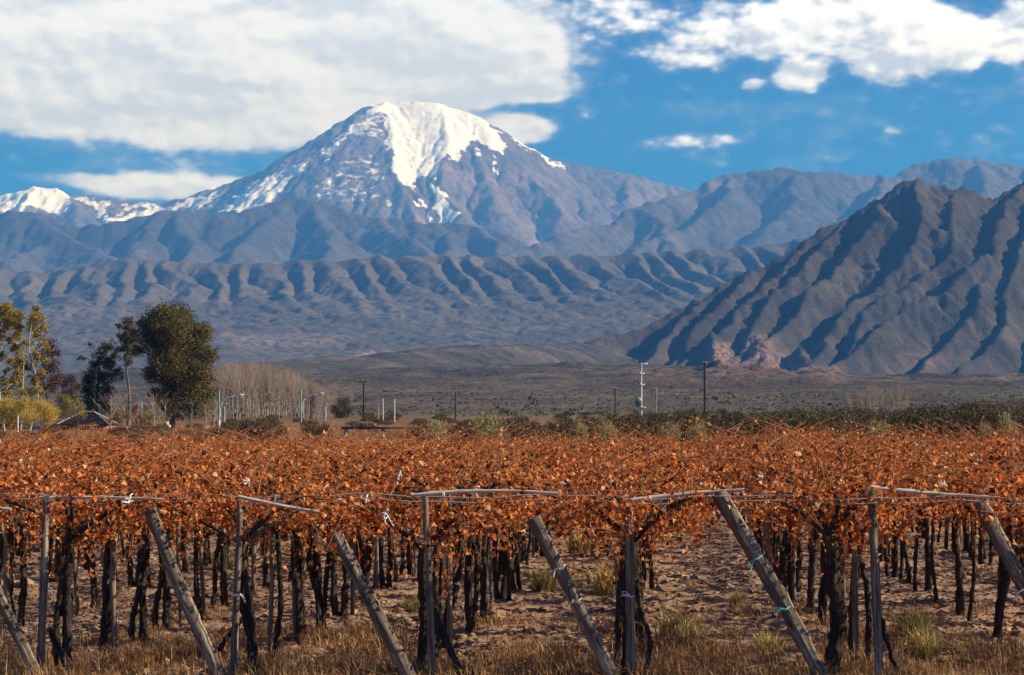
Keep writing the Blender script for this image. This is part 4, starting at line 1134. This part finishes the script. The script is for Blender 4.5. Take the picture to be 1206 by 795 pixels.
for i in range(110):
    px = 242 + (i + r.uniform(0, 1)) / 110 * 152
    d = r.uniform(238, 285)
    top = np.interp(px, [242, 260, 285, 318, 340, 356, 372, 394], [438, 431, 429, 429, 436, 444, 453, 466]) + r.normal(0, 2.5)
    gz_ = float(ground_h(d)); s = (Z(top, d) - gz_) / 9.0
    o = link('bare_poplar', pop_v[i % 5], None, (X(px, d), d, gz_), (0, 0, r.uniform(0, 6.28))); o.scale = (s * 1.05, s * 1.05, s)
    tag(o, 'bare grey brown poplar in the dense grove right of the largest tree', 'tree', 'bare poplars of the grove')
for i, (px, top, d, lab) in enumerate([(394, 450, 262, 'lone bare poplar, first one past the end of the grove'), (404, 458, 258, 'slim bare poplar between two others past the grove'), (412, 452, 264, 'pale bare poplar standing last, next to the dark utility pole'), (384, 456, 260, 'bare poplar with a few orange leaves by the street lamp')]):
    gz_ = float(ground_h(d)); s = (Z(top, d) - gz_) / 9.0
    o = link('bare_poplar', pop_v[i], None, (X(px, d), d, gz_)); o.scale = (s, s, s); tag(o, lab, 'tree')
for i, (px, py) in enumerate([(361, 452), (383, 449), (380, 452), (385, 447)]):
    if i in (0, 1):
        leafy_tree('autumn_sapling', ['slim sapling with a last orange tuft by the lamp at the grove end', 'slim sapling with orange leaf tufts standing clear of the grove'][i], 'tree', px, 255, [(px, py, 2.6), (px + 3, py + 3, 1.6), (px - 3, py + 1, 1.6)], M_orange, M_tbark, 870 + i, 0.05, 60, 0.13)
wide_v = [bare_tree(880 + i, 5.0, 0.75, 16, 0.10, M_twig, 0.75, 8) for i in range(3)]
for i, (px, top, d, lab) in enumerate([(130, 462, 176, 'spreading bare tree right behind the hut roof'), (147, 458, 182, 'bare tree behind the street lamp near the hut'), (163, 462, 178, 'bare tree over the rust red bush'), (181, 460, 176, 'bare tree against the trunk of the largest tree'),
        (194, 468, 172, 'low bare tree in front of the largest tree'), (226, 472, 174, 'low bare tree at the right foot of the largest tree'), (243, 474, 178, 'bare shrub tree between the largest tree and the grove'), (252, 470, 180, 'bare tree beside the green street lamp at the grove')]):
    gz_ = float(ground_h(d)); s = (Z(top, d) - gz_) / 5.0
    o = link('bare_tree', wide_v[i % 3], None, (X(px, d), d, gz_), (0, 0, i * 1.7)); o.scale = (s * 0.9, s * 0.9, s); tag(o, lab, 'tree')
for i in range(18):
    px = 1003 + i * 4.0 + r.normal(0, 1.5); d = r.uniform(240, 290); top = [464, 459, 456, 454, 453, 458, 462, 459, 453, 452, 455, 461][i * 2 // 3] + r.normal(0, 1.5)
    gz_ = float(ground_h(d)); s = (Z(top, d) - gz_) / 9.0
    o = link('bare_poplar', pop_v[i % 5], None, (X(px, d), d, gz_), (0, 0, i)); o.scale = (s * 1.35, s * 1.35, s)
    tag(o, 'bare pale tree in the small grove below the steep dark hill', 'tree', 'bare trees below the hill')
for i, (px, py) in enumerate([(1020, 456), (1044, 459), (1034, 468), (1065, 468)]):
    leafy_tree('autumn_sapling', ['highest orange tufted sapling in the small grove below the hill', 'orange tufted sapling in the middle of the small grove below the hill', 'low sapling with one orange tuft in the small grove below the hill', 'orange tufted sapling on the bank side of the grove below the hill'][i], 'tree', px, 262, [(px, py, 1.8), (px + 1.5, py + 5, 1.5)], M_orange, M_tbark, 890 + i, 0.05, 50, 0.16)
for i, (px, top, d) in enumerate([(662, 474, 300), (645, 478, 290), (690, 480, 300), (560, 484, 280), (585, 483, 285), (860, 476, 300), (905, 470, 310), (960, 476, 320)]):
    gz_ = float(ground_h(d)); s = (Z(top, d) - gz_) / 5.0
    o = link('bare_tree', wide_v[i % 3], None, (X(px, d), d, gz_), (0, 0, i)); o.scale = (s * 1.3, s * 1.3, s)
    tag(o, 'small bare grey tree rising thinly out of the olive scrub', 'tree', 'small bare trees in the scrub')

# shrubs
def shrub(seed, mat, w, h, n_sub, leaf, pale=False):
    r = np.random.default_rng(seed); m = MB(); t = MB()
    for k in range(n_sub):
        a = r.uniform(0, 6.283); L = math.sqrt(r.uniform(0, 1)) * w * 0.5
        z = h * r.uniform(0.25, 1.0) * (1 - 0.45 * (L / (w * 0.5)) ** 2)
        c = np.array([math.cos(a) * L, math.sin(a) * L, z])
        n = 40; e = r.normal(0, 0.13, (n, 3)) * (1 if not pale else 0.9)
        d = r.normal(0, 0.6, (n, 3)); d[:, 2] += 0.5
        m.leaves(c + e, d, r.normal(0, 1, (n, 3)), r.uniform(0.6, 1.3, n) * leaf, 0.5, 0.2, 0.2)
        if k % 2 == 0: limb(t, (c[0] * 0.15, c[1] * 0.15, -0.1), c * [1, 1, 1.06], 0.022, 0.006, r, 5, 0.06, 4)
    return m.mesh('shrub_leaves', mat), t.mesh('shrub_stems', M_twig, True)
olive_v = [shrub(900 + i, [M_olive, M_olive, M_brown, M_olive, M_brown, M_olive][i], 2.4, 1.45, 80, 0.12) for i in range(6)]
sage_v = [shrub(920 + i, M_sage, 1.9, 1.1, 64, 0.11, True) for i in range(2)]
def put_shrub(name, v, x, y, s, sz, lab, group, rot):
    o = thing(name, lab, 'shrub', (x, y, float(ground_h(y)) - 0.02), (0, 0, rot), group); o.scale = (s, s, sz)
    link('foliage', v[0], o); link('stems', v[1], o)
for i, (px, py, w, h, d, lab) in enumerate([(513, 518, 32, 20, 108, 'round pale sage shrub right of the concrete channel'), (574, 516, 50, 22, 106, 'widest pale sage shrub, behind a stray vine shoot'), (681, 511, 22, 16, 118, 'pale sage shrub a little taller than its neighbours in the middle scrub'), (715, 513, 30, 13, 114, 'low pale sage shrub right of the middle one'),
        (790, 512, 30, 12, 120, 'low pale sage shrub below the white transformer pole'), (822, 514, 24, 12, 116, 'small pale sage shrub below the tall dark pole'), (955, 505, 24, 14, 135, 'yellowish pale shrub among dark scrub under the steep hill'), (1036, 512, 30, 12, 115, 'low pale sage shrub below the small bare grove'),
        (1186, 508, 24, 18, 118, 'pale sage shrub near the dark bank'), (1160, 512, 20, 10, 112, 'very small pale shrub beside the dark bank shrub')]):
    d -= 7; h += 4; k = d / FPX; v = sage_v[i % 2]
    zt = Z(py - h, d) - float(ground_h(d))
    put_shrub('sage_shrub', v, X(px, d), d, w * k / 1.9, max(0.5, zt / 1.1), lab, None, i * 1.1)
r = np.random.default_rng(95)
cnt = 0
for i in range(2000):
    if cnt >= 288: break
    d = float(r.choice([r.uniform(116, 150), r.uniform(140, 210), r.uniform(200, 300)], p=[0.34, 0.40, 0.26]))
    px = r.uniform(-20, 1226)
    if 66 < px < 138 and d < 182: continue
    if px < 420 and d < 135 and r.random() < 0.75: continue
    if 405 < px < 495 and d < 172: continue
    top = np.interp(px, [0, 130, 250, 300, 400, 470, 530, 600, 700, 800, 900, 1000, 1060, 1130, 1206], [500, 500, 496, 490, 494, 500, 494, 489, 485, 483, 483, 480, 479, 474, 470])
    top += abs(r.normal(0, 6.5)) - 3 + np.interp(d, [112, 200, 300], [5, 2, 0])
    zt = Z(top, d) - float(ground_h(d))
    if zt < 0.5: zt = r.uniform(0.5, 0.8)
    zt = min(zt, 3.4)
    if px > 640: v = olive_v[int(r.choice([0, 1, 3, 5, 2], p=[.2, .2, .2, .2, .2]))]; kind = 'dark olive'
    else: v = olive_v[int(r.choice([0, 2, 4, 5], p=[.2, .35, .3, .15]))]; kind = 'brownish olive'
    s = max(0.8, zt / 1.45 * r.uniform(0.8, 1.25))
    zone = 'in the wide belt below the dark hill' if px > 640 else 'in the belt behind the vineyard and before the trees'
    put_shrub('scrub_shrub', v, X(px, d), d, s, zt / 1.5, f'{kind} dry shrub {zone}', f'{kind} scrub shrubs', r.uniform(0, 6.28)); cnt += 1
# far scrub dotted over the plain
m = MB(); n = 9000
d = np.exp(r.uniform(math.log(270), math.log(1150), n)); x = r.uniform(-0.31, 0.31, n) * d
sz = (r.gamma(2.2, 0.13, n) + 0.12) * np.clip(d / 420, 0.45, 1.0)
for q in range(7):
    e = r.normal(0, 0.38, (n, 3)) * sz[:, None] * [1, 1, 0.6]; e[:, 2] = np.abs(e[:, 2])
    dd = r.normal(0, 0.6, (n, 3)); dd[:, 2] += 0.5
    m.leaves(np.stack([x, d, ground_h(d)], 1) + e + np.array([0, 0, 1.0]) * np.where(f_at(x, d) > 0, f_at(x, d), 0)[:, None], dd, r.normal(0, 1, (n, 3)), 0.75 * sz, 0.8, 0.2, 0.2)
tag(link('far_scrub', m.mesh('far_scrub', leaf_material('far_scrub_leaf', [(0, (0.050, 0.041, 0.027)), (0.6, (0.100, 0.080, 0.053)), (1, (0.17, 0.135, 0.09))], 0.2, 0.85, 0.0))), 'far dark scrub dotted over the plain below the mountains', 'scrub', None, 'stuff')
# the strip of tall dry grass behind the vines
m = MB(); n = 26000
d = 66 + r.uniform(0, 1, n) ** 1.3 * 130; x = r.uniform(-0.31, 0.31, n) * d
keep = perlin(x / 9, d / 14, 97) + np.where(x < 8, 0.18, -0.1) > 0.0
d, x = d[keep], x[keep]
blades(m, np.stack([x, d, ground_h(d) - 0.02], 1), r.uniform(0.3, 0.85, len(d)), 0.45, 0.022, r)
M_tall = leaf_material('tall_dry_grass', [(0, (0.16, 0.06, 0.022)), (0.5, (0.34, 0.15, 0.055)), (1, (0.50, 0.28, 0.12))], 0.3, 0.8)
tag(link('tall_grass', m.mesh('tall_grass', M_tall)), 'tall dry russet grass between the vineyard and the scrub', 'grass', None, 'stuff')
# the dark earth bank at the edge
m = MB(); xs_ = np.linspace(0, 26, 40); ys_ = np.linspace(-5, 5, 14)
gx, gy = np.meshgrid(xs_, ys_)
hh = 1.7 * np.clip(1 - (gy / 5) ** 2, 0, 1) * np.clip(gx / 9, 0, 1) ** 0.8 * np.clip((26 - gx) / 6, 0, 1) + 0.12 * fbm2(gx / 1.2, gy / 1.2, 4, seed=99)
d_ = 215
M_bank = plain('dark_bank_earth', (0.065, 0.05, 0.036), 1.0, 0.05, 0.5, 1.5)
o = link('earth_bank', grid_mesh('earth_bank', xs_, ys_, hh - 0.3 + 0.0, M_bank)); o.location = (X(1128, d_), d_, float(ground_h(d_)) + 1.6); o.rotation_euler = (0, 0, 0)
tag(o, 'dark earth bank rising behind the scrub', 'bank', None, 'structure')

# ---- the hut with a tiled roof
d = 183; k = d / FPX; gz_ = float(ground_h(d)); hx = X(104, d)
M_tile = plain('dark_roof_tile', (0.040, 0.034, 0.034), 0.8, 0.2, 0.35, 5)
M_ridge = plain('pale_ridge_tile', (0.42, 0.30, 0.26), 0.8, 0.2, 0.2, 6)
M_wall = plain('salmon_plaster', (0.30, 0.13, 0.09), 0.9, 0.1, 0.25, 3)
hut = thing('hut', 'small salmon walled hut with dark tiled hip roof among the trees', 'hut', (hx, d, gz_))
ze = Z(500, d) - gz_; zr = Z(485.5, d) - gz_; w, dp = 30 * k, 2.3
m = MB(); m.box((0.15, 0, ze / 2 - 0.15), (2 * w * 0.86, 2 * dp * 0.86, ze + 0.3)); link('wall', m.mesh('hut_wall', M_wall), hut)
m = MB()
def roof_face(P0, P1, Q1, Q0, rows):
    """tile courses laid as overlapping steps from the eave P to the ridge Q"""
    P0, P1, Q0, Q1 = [np.array(v, float) for v in (P0, P1, Q0, Q1)]
    nrm = np.cross(P1 - P0, Q0 - P0); nrm /= np.linalg.norm(nrm)
    for a in range(rows):
        t0, t1 = a / rows, (a + 1.15) / rows; t1 = min(t1, 1)
        A, B = P0 + (Q0 - P0) * t0 + nrm * 0.05, P1 + (Q1 - P1) * t0 + nrm * 0.05
        C, D = P1 + (Q1 - P1) * t1 + nrm * 0.005, P0 + (Q0 - P0) * t1 + nrm * 0.005
        lo = nrm * 0.06
        m.add([A, B, C, D, A - lo, B - lo], [[0, 1, 2, 3], [4, 5, 1, 0]])
e = [(-w, -dp, ze), (w, -dp, ze), (w, dp, ze), (-w, dp, ze)]; q0, q1 = (-w * 0.22, 0, zr), (w * 0.22, 0, zr)
roof_face(e[0], e[1], q1, q0, 8); roof_face(e[1], e[2], q1, q1, 8); roof_face(e[2], e[3], q0, q1, 8); roof_face(e[3], e[0], q0, q0, 8)
rf = link('roof', m.mesh('hut_roof', M_tile), hut)
m = MB()
for a, b in ((e[0], q0), (e[1], q1), (q0, q1), (e[2], q1), (e[3], q0)):
    p = np.linspace(np.array(a) + [0, 0, 0.05], np.array(b) + [0, 0, 0.06], 12); m.tube(p, 0.055 + 0.012 * (np.arange(12) % 2), 6)
link('ridge', m.mesh('roof_ridge', M_ridge), rf)
m = MB(); m.box((0.3, -dp * 0.86 - 0.02, ze * 0.42), (0.75, 0.05, ze * 0.8)); link('door', m.mesh('hut_door', plain('brown_door', (0.12, 0.07, 0.045), 0.7)), hut)
# low whitewashed wall and posts beside it
M_white = plain('whitewash', (0.70, 0.67, 0.63), 0.85, 0.15, 0.12, 4)
m = MB(); d = 188; m.box((0, 0, 0.25), (2.7, 0.2, 0.5)); m.box((0, 0, 0.52), (2.8, 0.28, 0.05))
tag(link('low_wall', m.mesh('low_wall', M_white), None, (X(52, d), d, Z(497, d) - 0.55)), 'low pale wall under the golden willow bush left of the hut', 'wall')
m = MB(); d = 126; m.tube([(0, 0, -0.6), (0, 0, 0.25), (0, 0, 0.50)], [0.05, 0.05, 0.045], 8); m.box((0, 0, 0.52), (0.13, 0.13, 0.05))
tag(link('white_post', m.mesh('white_post', M_white), None, (X(21, d), d, Z(499, d))), 'short white marker post under the yellow green willow', 'post')
d = 140; sg = thing('small_sign', 'small yellow and white sign in front of the largest tree', 'sign', (X(196, d), d, Z(503, d) - 0.5))
m = MB(); m.box((0, 0, 0.72), (0.36, 0.03, 0.42)); link('board', m.mesh('sign_board', plain('sign_yellow', (0.55, 0.50, 0.06), 0.5)), sg)
m = MB(); m.box((0.18, -0.03, 0.55), (0.30, 0.03, 0.26)); link('plate', m.mesh('sign_plate', M_white), sg)
m = MB(); m.tube([(0, 0.03, -0.5), (0, 0.03, 0.92)], 0.03, 6); link('pole', m.mesh('sign_pole', M_post), sg)

# ---- the concrete channel
d = 160; gz_ = float(ground_h(d)); M_conc = plain('old_concrete', (0.42, 0.36, 0.31), 0.95, 0.1, 0.25, 2)
M_dark = plain('channel_dark', (0.055, 0.05, 0.045), 0.9, 0.1, 0.3, 2)
ch = thing('water_channel', 'dark raised water channel on pale concrete piers in front of the poles', 'channel', (X(447, d), d, gz_))
L = 90 * d / FPX; zt = Z(503.5, d) - gz_
m = MB(); m.box((0, 0, zt - 0.10), (L, 0.9, 0.10)); m.box((0, -0.42, zt - 0.001), (L - 0.1, 0.08, 0.12)); m.box((0, 0.42, zt - 0.001), (L - 0.1, 0.08, 0.12)); link('trough', m.mesh('trough', M_dark), ch)
for x_, w_ in ((-L * 0.44, 0.35), (-0.3, 0.28), (L * 0.05, 0.35), (L * 0.36, 0.3)):
    m = MB(); m.box((x_, 0, zt / 2 - 0.28), (w_, 0.7, zt + 0.24)); m.box((x_, 0, -0.05), (w_ + 0.2, 0.85, 0.3)); link('pier', m.mesh('pier', M_conc), ch)

# ---- street lamps and poles
M_green = plain('green_painted_pole', (0.20, 0.34, 0.22), 0.5, 0.4, 0.2, 3); M_lampw = plain('grey_lamp_arm', (0.50, 0.56, 0.56), 0.5, 0.4, 0.1)
M_dpole = plain('dark_timber_pole', (0.065, 0.045, 0.036), 0.9, 0.1, 0.3, 2); M_lpole = plain('pale_concrete_pole', (0.52, 0.50, 0.47), 0.9, 0.1, 0.15, 2)
M_trans = plain('transformer_green', (0.13, 0.24, 0.21), 0.5, 0.4, 0.1)
def street_lamp(px, top, bot, arm_px, arm_py, d, lab, band):
    gz_ = float(ground_h(d)); x = X(px, d)
    o = thing('street_lamp', lab, 'street lamp', (x, d, gz_), (0, 0, 0), 'street lamps with curved arms')
    H_ = Z(top, d) - gz_; k = d / FPX
    m = MB(); m.tube([(0, 0, -0.3), (0, 0, H_ * .5), (0, 0, H_)], [0.11, 0.10, 0.085], 10); m.box((0, 0, H_ + 0.03), (0.26, 0.26, 0.06)); link('pole', m.mesh('lamp_pole', M_green), o)
    if band:
        m = MB(); m.tube([(0, 0, -0.25), (0, 0, 1.15)], 0.125, 10); link('base_band', m.mesh('lamp_band', M_white), o)
    ex = (arm_px - px) * k; ez = Z(arm_py, d) - gz_
    z0 = ez - 1.1
    m = MB(); p = spline([(0.12, 0, z0 - 1.0), (0.16, 0, z0), (ex * 0.28, 0, ez - 0.35), (ex * 0.6, 0, ez - 0.12), (ex * 0.95, 0, ez)], 18); m.tube(p, 0.05, 7); a = link('arm', m.mesh('lamp_arm', M_lampw), o)
    m = MB(); p = np.array([(ex * 0.90, 0, ez - 0.01), (ex * 0.93, 0, ez + 0.02), (ex * 1.05, 0, ez + 0.05), (ex * 1.16, 0, ez + 0.04)]); m.tube(p, [0.05, 0.12, 0.15, 0.06], 8); h = link('lamp_head', m.mesh('lamp_head', M_lampw), o)
    m = MB(); m.tube([(ex * 0.97, 0, ez - 0.08), (ex * 1.05, 0, ez - 0.15), (ex * 1.12, 0, ez - 0.09)], [0.05, 0.09, 0.04], 8); link('lens', m.mesh('lamp_lens', plain('lamp_lens', (0.75, 0.75, 0.72), 0.2, 0.5)), h)
street_lamp(258, 460, 507, 283, 466, 175, 'green street lamp with white base band in front of the grove', True)
street_lamp(354.5, 459, 497, 378, 464, 215, 'green street lamp at the grove end, by the concrete channel', False)
street_lamp(147.5, 461, 494, 170, 470, 190, 'green street lamp beside the rust red bush near the hut', False)
def slim_lamp(px, top, d, lab):
    gz_ = float(ground_h(d)); H_ = Z(top, d) - gz_
    o = thing('garden_lamp', lab, 'lamp post', (X(px, d), d, gz_), (0, 0, 0), 'small straight lamp posts')
    m = MB(); m.tube([(0, 0, -0.2), (0, 0, H_)], [0.07, 0.05], 8); link('pole', m.mesh('slim_pole', M_lampw), o)
    m = MB(); m.tube([(-0.05, 0, H_), (0.12, 0, H_ + 0.10), (0.38, 0, H_ + 0.12)], [0.06, 0.11, 0.05], 8); link('lamp_head', m.mesh('slim_head', M_lampw), o)
slim_lamp(264.5, 477, 200, 'short grey lamp post close beside the banded street lamp'); slim_lamp(383.5, 477, 235, 'short white lamp post between the grove and the dark utility pole'); slim_lamp(167, 472, 215, 'short dark lamp post above the rust red bush'); slim_lamp(357.5, 472, 240, 'short grey lamp post right against the lamp at the grove end')
tops = {}
def utility_pole(px, top, d, rad, mat, lab, arms, group='utility poles', name='utility_pole', cap=None):
    gz_ = float(ground_h(d)); H_ = Z(top, d) - gz_; k = d / FPX
    o = thing(name, lab, 'utility pole', (X(px, d), d, gz_), (0, 0, 0), group)
    m = MB(); m.tube([(0, 0, -0.4), (0, 0, H_ * 0.5), (0, 0, H_)], [rad * 1.25, rad * 1.1, rad * 0.9], 9); link('pole', m.mesh('utility_pole', mat), o)
    for (py, wpx, off) in arms:
        z = Z(py, d) - gz_; w_ = wpx * k
        m = MB(); m.box((off * k, -rad - 0.05, z), (w_, 0.11, 0.13)); a = link('crossarm', m.mesh('crossarm', M_dpole if mat is not M_lpole else M_lpole), o)
        for q in (-0.45, 0.0, 0.45):
            m = MB(); m.tube([(off * k + q * w_, -rad - 0.05, z + 0.06), (off * k + q * w_, -rad - 0.05, z + 0.15), (off * k + q * w_, -rad - 0.05, z + 0.26)], [0.03, 0.07, 0.05], 7); link('insulator', m.mesh('insulator', M_lpole), a)
    tops[px] = (X(px, d), d, Z(top, d))
    return o, H_, k
utility_pole(428.5, 448, 232, 0.115, M_dpole, 'dark timber utility pole with short crossarm beside the channel', [(449.5, 13, -1)])
utility_pole(366, 460, 245, 0.10, M_dpole, 'dark brown utility pole right of the street lamp at the grove end', [])
utility_pole(536.5, 461.5, 240, 0.10, M_dpole, 'thin dark pole without crossarm above the scrub, standing alone', [])
utility_pole(724.5, 457, 270, 0.10, M_dpole, 'short dark pole left of the white transformer pole', [(458, 5, 0)])
o, H_, k = utility_pole(830, 425, 225, 0.125, M_dpole, 'tallest dark utility pole below the pink rock outcrop', [(428, 4, 0)])
utility_pole(445.5, 477, 225, 0.08, plain('tan_post', (0.36, 0.25, 0.17), 0.9, 0.1, 0.2), 'short tan post left of the two white posts', [], 'short posts by the channel', 'short_post')
utility_pole(451, 469.5, 222, 0.085, M_lpole, 'white concrete post, the left one of the pair by the channel', [], 'short posts by the channel', 'short_post')
utility_pole(464.5, 470, 222, 0.085, M_lpole, 'white concrete post, the right one of the pair by the channel', [], 'short posts by the channel', 'short_post')
utility_pole(773, 457, 262, 0.08, M_green, 'thin green pole right of the white transformer pole', [(459, 6, -3)])
o, H_, k = utility_pole(755, 428, 240, 0.15, M_lpole, 'white concrete transformer pole with three crossarms and a green transformer', [(428.5, 14, 0.5), (440, 11, -1.5), (453, 11, -1)])
gz_ = float(ground_h(240)); z = Z(474, 240) - gz_
m = MB(); m.tube([(-0.35, -0.3, z - 0.55), (-0.35, -0.3, z - 0.5), (-0.35, -0.3, z + 0.45), (-0.35, -0.3, z + 0.52)], [0.30, 0.36, 0.36, 0.28], 12)
for a in np.linspace(0, 6.28, 12, endpoint=False): m.box((-0.35 + 0.40 * math.cos(a), -0.3 + 0.40 * math.sin(a), z - 0.05), (0.10, 0.03, 0.75), a)
tr_ = link('transformer', m.mesh('transformer', M_trans), o)
for q in (-0.15, 0, 0.15):
    m = MB(); m.tube([(-0.35 + q, -0.3, z + 0.5), (-0.35 + q, -0.3, z + 0.62), (-0.35 + q, -0.3, z + 0.80)], [0.05, 0.06, 0.03], 7); link('bushing', m.mesh('bushing', M_lpole), tr_)
m = MB(); m.box((0.02, -0.1, z - 0.66), (1.3, 0.9, 0.10)); link('platform', m.mesh('platform', M_lpole), o)
# cables
def cable(a, b, sag, lab, rad=0.018):
    t = np.linspace(0, 1, 24)[:, None]; p = np.array(a) * (1 - t) + np.array(b) * t; p[:, 2] -= sag * 4 * (t * (1 - t))[:, 0]
    m = MB(); m.tube(p, rad, 4, True); tag(link('overhead_cable', m.mesh('overhead_cable', M_dark)), lab, 'cable', 'overhead cables')
def at(px, py, d): return (X(px, d), d, Z(py, d))
cable(at(258, 462, 175), at(354.5, 461, 215), 1.1, 'sagging dark cable between the two green street lamps in front of the grove')
cable(at(147.5, 463, 190), at(258, 463, 175), 0.9, 'dark cable running past the largest tree between two street lamps')
cable(at(428.5, 449.5, 232), at(366, 461, 245), 0.8, 'cable from the dark crossarm pole to the brown pole at the grove')
cable(at(428.5, 450, 232), at(536.5, 463, 240), 1.2, 'cable between the crossarm pole and the pole standing alone')
cable(at(724.5, 459, 270), at(755, 455, 240), 0.4, 'short cable from the short dark pole to the transformer pole')
cable(at(755, 441, 240), at(830, 429, 225), 0.9, 'long cable from the transformer pole to the tallest dark pole')
cable(at(536.5, 464, 240), at(724.5, 459, 270), 1.6, 'long low cable from the lone pole to the short dark pole')
# ------------------------------------------------------------------ the air
b_ = MB()
b_.box((0, 7000, 1400), (24000, 18000, 2820))
vm = bpy.data.materials.new('blue_air'); vm.use_nodes = True
vt = NT(vm.node_tree); vm.node_tree.nodes.clear()
vo = vt.n('ShaderNodeOutputMaterial'); pv = vt.n('ShaderNodeVolumePrincipled')
pv.inputs['Color'].default_value = (0.10, 0.37, 1.0, 1)
pv.inputs['Absorption Color'].default_value = (0.5, 0.5, 0.5, 1)
pv.inputs['Density'].default_value = 0.92e-4
pv.inputs['Anisotropy'].default_value = 0.0
vt.link(pv.outputs[0], vo.inputs['Volume'])
vm.cycles.homogeneous_volume = True
hz = link('haze', b_.mesh('haze', vm))
hz['kind'] = 'stuff'; hz['label'] = 'thin blue air over the plain and mountains'
